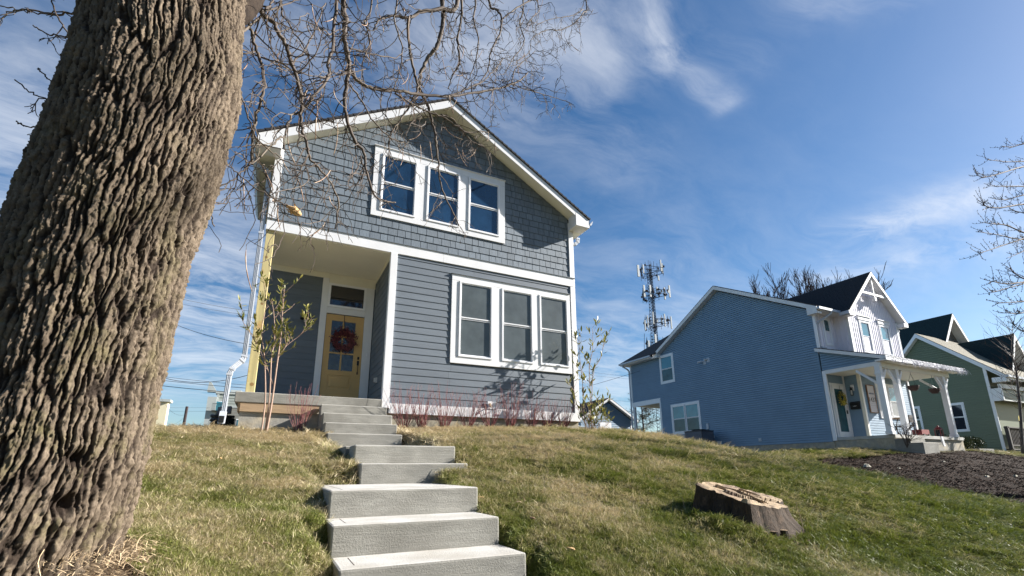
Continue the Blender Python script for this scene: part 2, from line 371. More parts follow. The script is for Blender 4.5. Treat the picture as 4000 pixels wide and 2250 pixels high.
# ------------------------------------------------------------------ terrain
CP = np.array([
(-6,14,.55),(-3,13,.6),(2,13,.8),(8,13,.75),(13,13,.6),(20,14,.7),(28,13,.75),(36,14,.7),
(-6,20,.5),(4,20,.6),(12,20,.6),(20,24,.8),(30,24,.7),(36,24,.7),(-6,26,.4),(8,26,.5),
(-6,9.6,.55),(-3,9.6,.62),(-.7,9.5,.66),(1,9.5,.70),(3,9.5,.82),(5,9.5,.86),(6.9,9.5,.86),(9,9.5,.80),(11,9.5,.56),(13,9.5,.40),(16,9.8,.56),(20,10,.66),(24,9.5,.68),(28,10,.7),(32,10.4,.7),(36,10,.7),
(-4,8,.43),(-1.5,8.2,.47),(.4,8.2,.44),(2.4,8.4,.57),(4.5,8.4,.68),(6.5,8.2,.62),(9,8,.52),(11,8,.27),(13,8,.08),(16,8,.1),(20,8,.35),(24,8,.42),(32,8,.4),
(-3.5,6.5,.2),(-1,6.5,.24),(.5,6.5,.2),(2.3,6.5,.36),(4.5,6.5,.34),(7,6.3,.2),(9,6,.02),(13,6.2,-.33),(18,6,-.25),(24,6,-.1),(34,6,-.1),
(-3.5,5,-.02),(-.8,5.2,.02),(.5,5.4,.0),(2.3,5.3,.0),(4.2,5,-.02),(5.2,4.4,-.3),(7,4.4,-.3),(9.5,4.2,-.5),(13,4.25,-.76),(20,4,-.9),(32,4,-1.0),
(-2.5,3.6,-.15),(-.6,3.8,-.2),(.3,4.3,-.22),(.2,3.5,-.36),(1.9,4.2,-.25),(1.9,3.6,-.42),(3,3.5,-.5),
(-2.5,2.6,-.3),(-1.2,2.8,-.3),(-.5,2.8,-.33),(.0,3.0,-.46),(.25,2.8,-.56),(1.9,3.0,-.62),(3,2.6,-.78),(5,2.6,-.9),(8,2.4,-1.1),(14,2,-1.3),(32,2,-1.4),
(-2.5,1.6,-.62),(-.7,1.8,-.7),(1,1.8,-1.0),(3,1.5,-1.15),(-5,1,-1.1),(0,.6,-1.32),(6,.5,-1.4),(14,0,-1.5),(36,0,-1.5),(-6,-3,-1.5),(0,-3,-1.5),(8,-3,-1.5),(20,-3,-1.5),(36,-3,-1.5)], float)
CP[:,2] -= .025+np.where((CP[:,0] >= 9) & (CP[:,1] >= 7.5), .085, np.where(CP[:,0] >= 9, .03, 0))+np.where((CP[:,0] > 10) & (CP[:,0] < 17) & (CP[:,1] > 9), .07, 0)
def tps_fit(P, lam=.02):
    n = len(P); d = np.linalg.norm(P[:,None,:2]-P[None,:,:2], axis=2)
    K = np.where(d>0, d*d*np.log(d+1e-12), 0)+lam*np.eye(n); Q = np.c_[np.ones(n), P[:,:2]]
    return np.linalg.solve(np.block([[K,Q],[Q.T,np.zeros((3,3))]]), np.r_[P[:,2],0,0,0])
TW = tps_fit(CP)
def vnoise(x, y, seed=0):
    """smooth value noise, vectorised"""
    xi = np.floor(x).astype(np.int64); yi = np.floor(y).astype(np.int64); xf = x-xi; yf = y-yi
    xf = xf*xf*(3-2*xf); yf = yf*yf*(3-2*yf)
    def h(a, b):
        n = (a*374761393+b*668265263+seed*2147483647) & 0x7fffffff
        n = ((n ^ (n >> 13))*1274126177) & 0x7fffffff
        return ((n ^ (n >> 16)) & 0xffff)/65535.0
    return (h(xi,yi)*(1-xf)+h(xi+1,yi)*xf)*(1-yf)+(h(xi,yi+1)*(1-xf)+h(xi+1,yi+1)*xf)*yf
def fbm(x, y, oct=4, seed=0, gain=.5):
    s = 0; a = 1; t = 0
    for k in range(oct): s = s+a*vnoise(x*2**k, y*2**k, seed+k*17); t += a; a *= gain
    return s/t
# steps: front y, top z, left x, right x, back y
STEPS = [(9.35,1.150,.745,1.945,9.70),(8.89,.948,.755,1.955,9.36),(8.51,.750,.765,1.965,8.90),(8.19,.556,.785,1.985,8.52),
         (5.695,.262,.848,2.048,6.10),(5.298,.054,.862,2.062,5.70),(3.934,-.157,.430,1.630,5.31),(3.45,-.356,.405,1.605,3.94),(3.034,-.551,.412,1.612,3.46),(2.62,-.75,.42,1.62,3.04)]
def Hs(x, y):
    x = np.clip(np.asarray(x, float), -6, 36); y = np.clip(np.asarray(y, float), -3, 26)
    z = TW[-3]+TW[-2]*x+TW[-1]*y
    for i, (a, b, _) in enumerate(CP):
        d2 = (x-a)**2+(y-b)**2; z = z+TW[i]*.5*d2*np.log(d2+1e-12)
    return z
def mulchmask(x, y):
    e = 12.2 + (fbm(x*.0+y*1.3, y*.9, 3, 5)-.5)*1.2 + (9.4-y)*.12
    m = np.clip((x-e)/.5, 0, 1)
    back = 9.5+(fbm(x*.6, y*.2, 3, 9)-.5)*1.0+ (x-20)*-.02
    return m*np.clip((back-y)/.4+.0, 0, 1)*np.clip((27-x)/2, 0, 1)
def H(x, y):
    x = np.asarray(x, float); y = np.asarray(y, float)
    z = Hs(x, y)
    near = np.clip((30-np.hypot(x, y))/10, 0, 1)
    z = z+.15*np.exp(-((x-3.95)**2/.09+(y-3.42)**2/.10))
    z = z+near*((fbm(x*1.1, y*1.1, 2, 3)-.5)*.06+(fbm(x*4.2, y*4.2, 3, 11)-.5)*.045)
    mm = mulchmask(x, y); z = z+mm*((fbm(x*1.6, y*1.6, 4, 31, .6)-.45)*.18)
    # sunk where the concrete lies
    for (yf, zt, xl, xr, yb) in STEPS+[(6.09,.262,.80,2.02,8.20)]:
        dx = np.maximum(np.maximum(xl-x, x-xr), 0); dy = np.maximum(np.maximum(yf-y, y-yb), 0)
        d = np.maximum(dx, dy); z = np.where(d < .25, np.minimum(z, zt-.10+d*1.1), z)
    return z
def Hf(x, y): return float(H(np.array([x]), np.array([y]))[0])
def axis(lo, hi, a, b, fine, far):
    s = list(np.arange(a, b+1e-6, fine)); st = fine
    v = b
    while v < hi: st *= 1.25; v += st; s.append(min(v, hi))
    v = a; st = fine
    while v > lo: st *= 1.25; v -= st; s.insert(0, max(v, lo))
    return np.array(s)
def build_ground():
    xs = axis(-700, 700, -3.6, 14.5, .07, 0); ys = axis(-700, 900, 1.8, 11.0, .07, 0)
    X, Y = np.meshgrid(xs, ys); Z = H(X.ravel(), Y.ravel()).reshape(X.shape)
    # far away the land lies level
    far = np.clip((np.hypot(X-10, Y-8)-40)/200, 0, 1); Z = Z*(1-far)+(-.6)*far
    me = bpy.data.meshes.new('ground'); nx, ny = len(xs), len(ys)
    V = np.c_[X.ravel(), Y.ravel(), Z.ravel()]
    i = np.arange(nx*ny).reshape(ny, nx); F = np.c_[i[:-1,:-1].ravel(), i[:-1,1:].ravel(), i[1:,1:].ravel(), i[1:,:-1].ravel()]
    me.vertices.add(len(V)); me.vertices.foreach_set('co', V.ravel()); me.loops.add(F.size); me.loops.foreach_set('vertex_index', F.ravel())
    me.polygons.add(len(F)); me.polygons.foreach_set('loop_start', np.arange(len(F))*4); me.polygons.foreach_set('use_smooth', np.ones(len(F), bool)); me.update()
    at = me.attributes.new('mulch', 'FLOAT', 'POINT'); at.data.foreach_set('value', mulchmask(V[:,0], V[:,1]))
    bare = np.exp(-((V[:,0]+.45)**2+(V[:,1]-2.45)**2)/.25)*1.2+np.exp(-((V[:,0]+1.3)**2+(V[:,1]-2.3)**2)/.5)*1.4
    bare += np.exp(-((V[:,0]-4.6)**2/.5+(V[:,1]-3.05)**2/.06))*.9
    bare += np.clip(1-np.abs(V[:,1]-9.5)/.3, 0, 1)*((V[:,0] > -.7) & (V[:,0] < 7))
    at = me.attributes.new('bare', 'FLOAT', 'POINT'); at.data.foreach_set('value', np.clip(bare, 0, 1))
    m = bpy.data.materials.new('lawn soil and thatch'); m.use_nodes = True; nt = m.node_tree; N = nt.nodes.new; L = nt.links.new; p = nt.nodes['Principled BSDF']; p.inputs['Roughness'].default_value = .95; p.inputs['Specular IOR Level'].default_value = .08
    tc = N('ShaderNodeTexCoord')
    def ns(sc, det=6, ro=.65):
        n = N('ShaderNodeTexNoise'); n.inputs['Scale'].default_value = sc; n.inputs['Detail'].default_value = det; n.inputs['Roughness'].default_value = ro; L(tc.outputs['Object'], n.inputs[0]); return n.outputs[0]
    def ramp(f, a, b, pa=.35, pb=.65):
        c = N('ShaderNodeValToRGB'); c.color_ramp.elements[0].color = (*a,1); c.color_ramp.elements[1].color = (*b,1); c.color_ramp.elements[0].position = pa; c.color_ramp.elements[1].position = pb; L(f, c.inputs[0]); return c.outputs[0]
    def mx(f, a, b):
        n = N('ShaderNodeMix'); n.data_type = 'RGBA'; L(f, n.inputs[0]); L(a, n.inputs[6]); L(b, n.inputs[7]); return n.outputs[2]
    grass = ramp(ns(14), (.050,.046,.020), (.13,.115,.055)); mul = ramp(ns(9, 10, .75), (.010,.0065,.005), (.060,.036,.025), .40, .74); soil = ramp(ns(16, 8), (.045,.030,.020), (.20,.145,.095))
    am = N('ShaderNodeAttribute'); am.attribute_name = 'mulch'; ab = N('ShaderNodeAttribute'); ab.attribute_name = 'bare'
    c = mx(am.outputs['Fac'], mx(ab.outputs['Fac'], grass, soil), mul); L(c, p.inputs['Base Color'])
    bp = N('ShaderNodeBump'); bp.inputs['Distance'].default_value = .05; L(ns(28, 8, .7), bp.inputs['Height']); L(bp.outputs[0], p.inputs['Normal'])
    me.materials.append(m); o = bpy.data.objects.new('ground', me); COL.objects.link(o); o['kind'] = 'structure'; return o
GROUND = build_ground()
# ------------------------------------------------------------------ grass: tufts spread over the lawn
def grassmat():
    m = bpy.data.materials.new('dormant lawn grass'); m.use_nodes = True; nt = m.node_tree; N = nt.nodes.new; L = nt.links.new
    p = nt.nodes['Principled BSDF']; p.inputs['Roughness'].default_value = .55; p.inputs['Specular IOR Level'].default_value = .35
    gp = N('ShaderNodeNewGeometry'); at = N('ShaderNodeAttribute'); at.attribute_name = 'blade'
    def ns(sc, det=4, loc=0):
        mp = N('ShaderNodeMapping'); mp.inputs['Location'].default_value = (loc, loc, 0); L(gp.outputs['Position'], mp.inputs[0])
        n = N('ShaderNodeTexNoise'); n.inputs['Scale'].default_value = sc; n.inputs['Detail'].default_value = det; n.inputs['Roughness'].default_value = .6; L(mp.outputs[0], n.inputs[0]); return n.outputs[0]
    def M(op, a, b):
        n = N('ShaderNodeMath'); n.operation = op; n.use_clamp = True
        for i, v in enumerate((a,b)):
            if isinstance(v, (int,float)): n.inputs[i].default_value = v
            else: L(v, n.inputs[i])
        return n.outputs[0]
    sp = N('ShaderNodeSeparateXYZ'); L(gp.outputs['Position'], sp.inputs[0])
    # greener down the slope and to the right, dry and straw coloured by the house and the stairs
    gr = N('ShaderNodeMapRange'); gr.inputs[1].default_value = -.35; gr.inputs[2].default_value = .75; gr.inputs[3].default_value = .62; gr.inputs[4].default_value = .04; L(sp.outputs[2], gr.inputs[0])
    rx = N('ShaderNodeMapRange'); rx.inputs[1].default_value = 2.0; rx.inputs[2].default_value = 9.0; rx.inputs[3].default_value = -.08; rx.inputs[4].default_value = .40; L(sp.outputs[0], rx.inputs[0])
    nn = M('ADD', 0, 0)
    a1 = N('ShaderNodeMath'); a1.operation = 'MULTIPLY_ADD'; L(ns(.9), a1.inputs[0]); a1.inputs[1].default_value = 2.3; a1.inputs[2].default_value = -1.15
    a2 = N('ShaderNodeMath'); a2.operation = 'MULTIPLY_ADD'; L(ns(4.5, 4, 5), a2.inputs[0]); a2.inputs[1].default_value = 1.3; a2.inputs[2].default_value = -.65
    a3 = N('ShaderNodeMath'); a3.operation = 'MULTIPLY_ADD'; L(at.outputs['Fac'], a3.inputs[0]); a3.inputs[1].default_value = .75; a3.inputs[2].default_value = -.375
    def add(a, b):
        n = N('ShaderNodeMath'); n.operation = 'ADD'; L(a, n.inputs[0]); L(b, n.inputs[1]); return n.outputs[0]
    f = add(add(add(gr.outputs[0], rx.outputs[0]), a1.outputs[0]), add(a2.outputs[0], a3.outputs[0]))
    cr = N('ShaderNodeValToRGB'); e = cr.color_ramp.elements; e[0].position = .0; e[0].color = (.57,.475,.31,1); e[1].position = 1.0; e[1].color = (.130,.165,.022,1)
    x = e.new(.28); x.color = (.48,.41,.235,1); x = e.new(.5); x.color = (.29,.28,.11,1); x = e.new(.75); x.color = (.205,.220,.050,1)
    L(f, cr.inputs[0]); L(cr.outputs[0], p.inputs['Base Color'])
    tr = N('ShaderNodeBsdfTranslucent'); L(cr.outputs[0], tr.inputs[0]); mix = N('ShaderNodeMixShader'); mix.inputs[0].default_value = .22
    L(p.outputs[0], mix.inputs[1]); L(tr.outputs[0], mix.inputs[2]); L(mix.outputs[0], nt.nodes['Material Output'].inputs[0]); return m
GM = grassmat()
def tuftmesh(seed, nb=70, R=.085, h=.055, flat=.5):
    r = np.random.RandomState(seed); V = []; F = []; A = []
    lean = r.uniform(0, 6.28)
    for k in range(nb):
        a = r.uniform(0, 6.283); q = R*math.sqrt(r.rand()); x, y = q*math.cos(a), q*math.sin(a)
        dirn = lean+r.normal(0, .9) if r.rand() < .55 else r.uniform(0, 6.283)
        L = h*r.uniform(.5, 1.35); bend = r.uniform(.2, 1.0)*(1+flat); w = r.uniform(.0011, .0024)
        dx, dy = math.cos(dirn), math.sin(dirn); sx, sy = -dy*w, dx*w; i = len(V); pv = (x, y, -.012); an = r.uniform(.05, .5)
        pts = [pv]
        for s in range(3):
            an += bend*.42; st = L/3; pv = (pv[0]+dx*math.sin(an)*st, pv[1]+dy*math.sin(an)*st, pv[2]+math.cos(an)*st*(1 if s else 1.3)); pts.append(pv)
        for s, pt in enumerate(pts[:3]):
            ww = (1, .9, .6)[s]; V += [(pt[0]-sx*ww, pt[1]-sy*ww, pt[2]), (pt[0]+sx*ww, pt[1]+sy*ww, pt[2])]
        V.append(pts[3]); F += [(i,i+1,i+3,i+2),(i+2,i+3,i+5,i+4),(i+4,i+5,i+6)]; b = r.rand(); A += [b]*7
    me = bpy.data.meshes.new('grass_tuft'); me.from_pydata(V, [], F); at = me.attributes.new('blade','FLOAT','POINT'); at.data.foreach_set('value', A); me.materials.append(GM); return me
def build_grass():
    r = np.random.RandomState(4); src = []
    for k in range(4):
        o = bpy.data.objects.new('grass_tuft', tuftmesh(k, 78, .085, .050+.008*k, (.7,.5,.8,.3)[k])); COL.objects.link(o)
        x, y = [(-.2,5.6),(3.6,5.1),(4.9,6.2),(2.9,6.6)][k]; o.location = (x, y, Hf(x,y)); tag(o, None or ['short tuft of dry grass on the lawn left of the stairs','tuft of grass on the lawn right of the lower stairs','tuft of grass on the lawn between stairs and stump','tuft of grass on the lawn below the red dogwood stems'][k], None, kind='stuff'); src.append(o)
    # candidates in polar form so that near ground gets small dense tufts
    n = 190000
    az = r.uniform(rad(-26), rad(80), n); d = 2.1*(33/2.1)**r.rand(n)
    x = np.sin(az)*d; y = np.cos(az)*d
    keep = (y > .5) & (y < 11.3) & (x > -4) & (x < 31) & ~((x > 19.9) & (y > 8.6) & (x < 25.2)) & ~((x > 25.9) & (y > 8.9) & (x < 27.6))
    # more tufts close by: log-spaced radius gives 1/d^2 density
    x, y, d = x[keep], y[keep], d[keep]
    mm = mulchmask(x, y); keep = r.rand(len(x)) > mm*1.02
    back = mulchmask(x, y)
    for (yf, zt, xl, xr, yb) in STEPS: keep &= ~((x > xl+.012) & (x < xr-.0) & (y > yf-.01) & (y < yb+.02))
    keep &= ~((x > .8) & (x < 2.02) & (y > 5.6) & (y < 9.7))
    keep &= ~((x > -.6) & (x < 6.75) & (y > 9.42))
    keep &= ~(((x+.80)**2+(y-2.8)**2) < .36**2)
    bare = np.exp(-((x+.45)**2+(y-2.45)**2)/.16)*.9+np.exp(-((x+1.3)**2+(y-2.3)**2)/.4)*1.1+np.exp(-((x-4.6)**2/.45+(y-3.05)**2/.05))*.85+np.clip(1-np.abs(y-9.42)/.18, 0, 1)*((x > -.7) & (x < 7))*.9
    keep &= r.rand(len(x)) > bare
    keep &= ~((((x-STUMP[0])/.62)**2+((y-STUMP[1])/.36)**2) < 1)
    x, y, d = x[keep], y[keep], d[keep]; z = H(x, y)
    n = len(x); sc = np.clip(d/4.2, .62, 3.4)*r.uniform(.75, 1.25, n)
    hz = .78*(.8+.9*(fbm(x*2.4, y*2.4, 3, 77)-.3))
    e = .06; gx = (H(x+e, y)-H(x-e, y))/(2*e); gy = (H(x, y+e)-H(x, y-e))/(2*e)
    me = bpy.data.meshes.new('grass'); me.vertices.add(n); me.vertices.foreach_set('co', np.c_[x,y,z-.004].ravel())
    rx = np.clip(np.arctan(gy)*.8, -.8, .8)+r.normal(0,.12,n); ry = -np.clip(np.arctan(gx)*.8, -.8, .8)+r.normal(0,.12,n)
    a = me.attributes.new('rot','FLOAT_VECTOR','POINT'); a.data.foreach_set('vector', np.c_[rx,ry,r.uniform(0,6.283,n)].ravel())
    a = me.attributes.new('scl','FLOAT_VECTOR','POINT'); a.data.foreach_set('vector', np.c_[sc,sc,np.clip(sc,.62,1.0)*hz].ravel())
    a = me.attributes.new('pick','INT','POINT'); a.data.foreach_set('value', r.randint(0,4,n).astype(np.int32))
    me.materials.append(GM); o = bpy.data.objects.new('grass', me); COL.objects.link(o); tag(o, 'short half dormant lawn grass, straw coloured by the house and green down the slope', None, kind='stuff')
    ng = bpy.data.node_groups.new('grass_scatter','GeometryNodeTree'); ng.interface.new_socket('Geometry', in_out='INPUT', socket_type='NodeSocketGeometry'); ng.interface.new_socket('Geometry', in_out='OUTPUT', socket_type='NodeSocketGeometry')
    N = ng.nodes.new; L = ng.links.new; gi = N('NodeGroupInput'); go = N('NodeGroupOutput'); jn = N('GeometryNodeJoinGeometry')
    def attr(nm, ty):
        a = N('GeometryNodeInputNamedAttribute'); a.data_type = ty; a.inputs[0].default_value = nm; return a.outputs[0]
    m2p = N('GeometryNodeMeshToPoints'); L(gi.outputs[0], m2p.inputs[0])
    rot = attr('rot','FLOAT_VECTOR'); scl = attr('scl','FLOAT_VECTOR'); pick = attr('pick','INT')
    for k, s in enumerate(src):
        ip = N('GeometryNodeInstanceOnPoints'); oi = N('GeometryNodeObjectInfo'); oi.inputs[0].default_value = s
        cmp_ = N('FunctionNodeCompare'); cmp_.data_type = 'INT'; cmp_.operation = 'EQUAL'; L(pick, cmp_.inputs[2]); cmp_.inputs[3].default_value = k
        L(m2p.outputs[0], ip.inputs['Points']); L(cmp_.outputs[0], ip.inputs['Selection']); L(oi.outputs['Geometry'], ip.inputs['Instance'])
        L(rot, ip.inputs['Rotation']); L(scl, ip.inputs['Scale']); L(ip.outputs[0], jn.inputs[0])
    L(jn.outputs[0], go.inputs[0]); md = o.modifiers.new('scatter','NODES'); md.node_group = ng
STUMP = (4.45, 3.55)
build_grass()
def build_chips():
    r = np.random.RandomState(8); n = 110000; az = r.uniform(rad(44), rad(76), n); d = 7*(30/7.0)**r.rand(n)
    x = np.sin(az)*d; y = np.cos(az)*d; m = mulchmask(x, y); k = (r.rand(n) < m*.75); x, y, d = x[k], y[k], d[k]; z = H(x, y); n = len(x)
    s = np.clip(d/12, .6, 1.6); L = r.uniform(.007,.024,n)*s; w = r.uniform(.003,.008,n)*s; h = r.uniform(.003,.009,n)*s; a = r.uniform(0,6.28,n); t = r.normal(0,.35,n)
    c = np.array([(-1,-1,0),(1,-1,0),(1,1,0),(-1,1,0),(-.8,0,1),(.8,0,1)]); V = np.zeros((n,6,3))
    X = c[None,:,0]*L[:,None]; Y = c[None,:,1]*w[:,None]; Z = c[None,:,2]*h[:,None]+X*np.sin(t)[:,None]
    V[:,:,0] = x[:,None]+X*np.cos(a)[:,None]-Y*np.sin(a)[:,None]; V[:,:,1] = y[:,None]+X*np.sin(a)[:,None]+Y*np.cos(a)[:,None]; V[:,:,2] = z[:,None]+Z+.006
    base = np.arange(n)*6; F = []
    for q in ((0,1,5,4),(2,3,4,5)): F.append(np.c_[base+q[0],base+q[1],base+q[2],base+q[3]])
    me = bpy.data.meshes.new('mulch_chips'); me.from_pydata(V.reshape(-1,3).tolist(), [], np.concatenate(F).tolist())
    at = me.attributes.new('tone','FLOAT','POINT'); at.data.foreach_set('value', np.repeat(r.rand(n)**1.6, 6))
    mt = bpy.data.materials.new('bark mulch'); mt.use_nodes = True; nt = mt.node_tree; p = nt.nodes['Principled BSDF']; p.inputs['Roughness'].default_value = .9; p.inputs['Specular IOR Level'].default_value = .05
    av = nt.nodes.new('ShaderNodeAttribute'); av.attribute_name = 'tone'; cr = nt.nodes.new('ShaderNodeValToRGB'); cr.color_ramp.elements[0].color = (.020,.011,.008,1); cr.color_ramp.elements[1].color = (.11,.066,.046,1)
    nt.links.new(av.outputs['Fac'], cr.inputs[0]); nt.links.new(cr.outputs[0], p.inputs['Base Color']); me.materials.append(mt)
    o = bpy.data.objects.new('mulch_chips', me); COL.objects.link(o); tag(o, 'dark shredded bark mulch spread over the bare slope before the blue house', None, kind='stuff')
build_chips()
# ------------------------------------------------------------------ concrete stairs
def step(parent, yf, zt, xl, xr, yb, zb, name='step'):
    g = G(); g.box(xl, xr, yf, yb, zb, zt); o = g.obj(name, STEPM, parent, bevel=.016); return o
def stepmat():
    m = mat('cast concrete steps', (.262,.252,.222), .88, .17, 4, .0, 45, (1.2,1.2,5), col2=(.165,.157,.135), c2scale=1.8, c2pos=(.46,.72), rand=.13)
    nt = m.node_tree; N = nt.nodes.new; L = nt.links.new; p = nt.nodes['Principled BSDF']
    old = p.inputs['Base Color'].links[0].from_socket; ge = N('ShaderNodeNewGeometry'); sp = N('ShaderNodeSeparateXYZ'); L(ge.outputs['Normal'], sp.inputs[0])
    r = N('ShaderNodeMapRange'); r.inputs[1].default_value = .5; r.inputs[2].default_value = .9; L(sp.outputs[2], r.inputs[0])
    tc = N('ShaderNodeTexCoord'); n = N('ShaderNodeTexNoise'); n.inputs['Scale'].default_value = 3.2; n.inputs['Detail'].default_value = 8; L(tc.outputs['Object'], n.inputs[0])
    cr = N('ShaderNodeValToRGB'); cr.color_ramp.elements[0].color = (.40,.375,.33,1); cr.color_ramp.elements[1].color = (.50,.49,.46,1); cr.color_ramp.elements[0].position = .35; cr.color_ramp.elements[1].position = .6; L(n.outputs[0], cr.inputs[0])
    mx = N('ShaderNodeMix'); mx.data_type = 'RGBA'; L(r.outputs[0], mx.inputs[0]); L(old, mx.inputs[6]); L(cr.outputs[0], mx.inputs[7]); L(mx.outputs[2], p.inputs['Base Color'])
    # pits and horizontal float marks
    mp = N('ShaderNodeMapping'); mp.inputs['Scale'].default_value = (2.2,2.2,26); L(tc.outputs['Object'], mp.inputs[0])
    a = N('ShaderNodeTexNoise'); a.inputs['Scale'].default_value = 3; a.inputs['Detail'].default_value = 7; a.inputs['Roughness'].default_value = .7; L(mp.outputs[0], a.inputs[0])
    b = N('ShaderNodeTexNoise'); b.inputs['Scale'].default_value = 85; b.inputs['Detail'].default_value = 4; b.inputs['Roughness'].default_value = .7; L(tc.outputs['Object'], b.inputs[0])
    ad = N('ShaderNodeMath'); ad.operation = 'ADD'; L(a.outputs[0], ad.inputs[0]); L(b.outputs[0], ad.inputs[1])
    bp = N('ShaderNodeBump'); bp.inputs['Distance'].default_value = .0048; L(ad.outputs[0], bp.inputs['Height']); L(bp.outputs[0], p.inputs['Normal']); return m
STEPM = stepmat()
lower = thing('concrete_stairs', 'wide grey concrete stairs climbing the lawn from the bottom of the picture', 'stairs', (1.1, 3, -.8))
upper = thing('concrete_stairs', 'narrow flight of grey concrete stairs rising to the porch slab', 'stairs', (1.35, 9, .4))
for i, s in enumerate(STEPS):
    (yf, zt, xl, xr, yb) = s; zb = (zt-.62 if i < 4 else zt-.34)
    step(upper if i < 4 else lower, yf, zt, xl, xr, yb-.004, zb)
for (yf, zt, xl, xr, yb) in STEPS[6:9]:      # short tooled joint at the left of each wide tread
    g = G()
    g.box(xl+.10, xl+.105, yf+.10, yb-.06, zt-.01, zt+.0008)
    g.obj('tooled_joint', 'dirt', lower)
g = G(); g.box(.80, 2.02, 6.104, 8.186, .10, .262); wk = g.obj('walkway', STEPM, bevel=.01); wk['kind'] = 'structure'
# ------------------------------------------------------------------ the grey house
rng = random.Random(7)
D0 = 9.75
def front(y): return ((0, y, 0), (1,0,0), (0,-1,0))
def left(x): return ((x, 0, 0), (0,1,0), (-1,0,0))
def right(x): return ((x, 0, 0), (0,1,0), (1,0,0))
def build_house1():
    h = thing('grey_house', 'two storey grey blue gabled house with white trim and yellow door above the stairs', 'house', (3.07, 11, .7))
    F = front(D0+.03)           # sheathing face; trim stands 30 mm proud of it
    XA, ZS, SL = 3.07, 8.565, .584
    # sheathing walls
    g = G(); zt = lambda x: ZS-.01-SL*abs(x-XA)
    A = [(-.50,9.81,4.62),(6.67,9.81,4.62),(6.67,9.81,zt(6.67)),(XA,9.81,zt(XA)),(-.50,9.81,zt(-.50))]
    g.prism(A, [(x, y+.1, z) for x,y,z in A]); g.box(1.98, 6.67, 9.81, 9.91, 1.10, 4.62); g.box(-.50,-.4,9.91,12.8,4.62,zt(-.5)); g.box(6.57,6.67,9.91,12.8,1.1,zt(6.67))
    g.box(-.50,6.67,12.8,12.9,1.0,6.3); g.box(1.98,2.08,9.92,11.7,1.10,4.62); g.box(-.50,2.08,11.66,11.76,1.10,4.62); g.box(-.5,-.4,11.76,12.8,1.1,4.62)
    g.box(-.39,6.56,9.92,12.79,4.66,4.72); g.obj('wall', 'lap', h)
    # rear block
    g = G(); g.box(.6,6.6,12.95,21,1.0,6.2); g.prism([(.3,12.95,6.2),(6.9,12.95,6.2),(3.6,12.95,7.6)],[(.3,21.3,6.2),(6.9,21.3,6.2),(3.6,21.3,7.6)]); g.obj('rear_wing', 'lap', h)
    # foundation
    g = G(); g.box(2.0,6.68,9.80,10.0,.2,1.081); g.box(6.5,6.68,10.0,12.9,.2,1.081); g.box(.55,6.6,12.85,21,.2,1.0); g.obj('foundation', 'found2', h)
    # lap siding, ground floor front
    siding(F, h, 'lap', 2.06, 6.56, 1.288, 4.575, .153, holes=[(3.34,6.51,2.26,4.32)], joint=2.4, rng=rng)
    # porch back wall and side wall
    siding(front(11.63), h, 'lap', -.49, .716, 1.347, 4.467, .153, proud=.012)
    siding(left(1.955), h, 'lap', 9.86, 11.60, 1.347, 4.50, .153, proud=.012)
    # shakes: rows of separate pieces on the upper wall
    cuts = [(SL, 1, ZS+SL*XA-.004), (-SL, 1, ZS-SL*XA-.004)]
    jobs = []; i = 0; z = 4.823
    while z < 8.5:
        ex = .174; u = -.385; zt_ = z+ex-.001
        while u < 6.56:
            w = rng.choice((.125,.15,.17,.20,.215,.24,.27))*rng.uniform(.94,1.06); b = min(u+w, 6.56)
            if 6.56-b < .07: b = 6.56
            if not (u > 1.46 and b < 4.63 and z > 5.36 and z+ex < 7.15):
                poly = [(u+.0050,z+.004),(b-.0050,z+.004),(b-.0050,zt_),(u+.0050,zt_)]
                for c in cuts:
                    if poly: poly = clip(poly, *c)
                if poly:
                    a = sum(poly[k][0]*poly[(k+1)%len(poly)][1]-poly[(k+1)%len(poly)][0]*poly[k][1] for k in range(len(poly)))/2
                    jobs.append((abs(a), poly, z, ex, .0145+rng.uniform(-.002,.003)))
            u = b
        z += ex; i += 1
    jobs.sort(key=lambda t: -t[0])
    for a, poly, zb, ex, pr in jobs[:298]: board(F, poly, zb, ex, pr, 'shake', h, 'shake')
    if jobs[298:]:
        g = G(*F)
        for a, poly, zb, ex, pr in jobs[298:]:
            g.prism([g.p(u,-.012,z) for u,z in poly], [g.p(u, pr+(.003-pr)*min((z-zb)/ex,1.05), z) for u,z in poly])
        g.obj('shakes', 'shake', h, kind='stuff')
    # trim boards (proud of the sheathing)
    def trim(name, boxes, m='white', fr=F, d=.032, bevel=.002):
        g = G(*fr)
        for (a,b,c,e) in boxes: g.box(a,b,-.012,d,c,e)
        return g.obj(name, m, h, bevel=bevel)
    trim('band_board', [(-.53,3.1,4.577,4.805),(3.103,6.70,4.577,4.805)], d=.036); 
    g = G(*F); g.box(-.53,6.70,-.01,.055,4.806,4.821); g.obj('drip_cap', 'lap', h)
    trim('corner_board', [(-.53,-.385,4.822,6.40)]); trim('corner_board', [(6.56,6.70,4.822,6.40)]); trim('corner_board', [(6.56,6.70,1.289,4.576)])
    trim('base_board', [(2.062,6.70,1.083,1.286)], d=.034)
    g = G(*F); g.box(2.062,6.69,-.01,.022,1.070,1.082); g.obj('flashing', 'formboard', h)
    g = G(); g.box(6.671,6.703,9.752,9.90,1.083,6.40); g.obj('corner_board', 'white', h)
    g = G(); g.box(-.533,-.501,9.79,9.93,4.577,6.40); g.obj('corner_board', 'white', h)
    g = G(); g.box(1.915,2.06,9.735,9.865,1.19,4.576); g.obj('porch_post_trim', 'white', h, bevel=.003)
    # windows
    for (a, b) in ((3.515,4.342),(4.588,5.420),(5.618,6.440)):
        window(F, h, a, b, 2.405, 4.192, 'glasslow', fw=.034, depth=.052, inset=.035, midz=3.31)
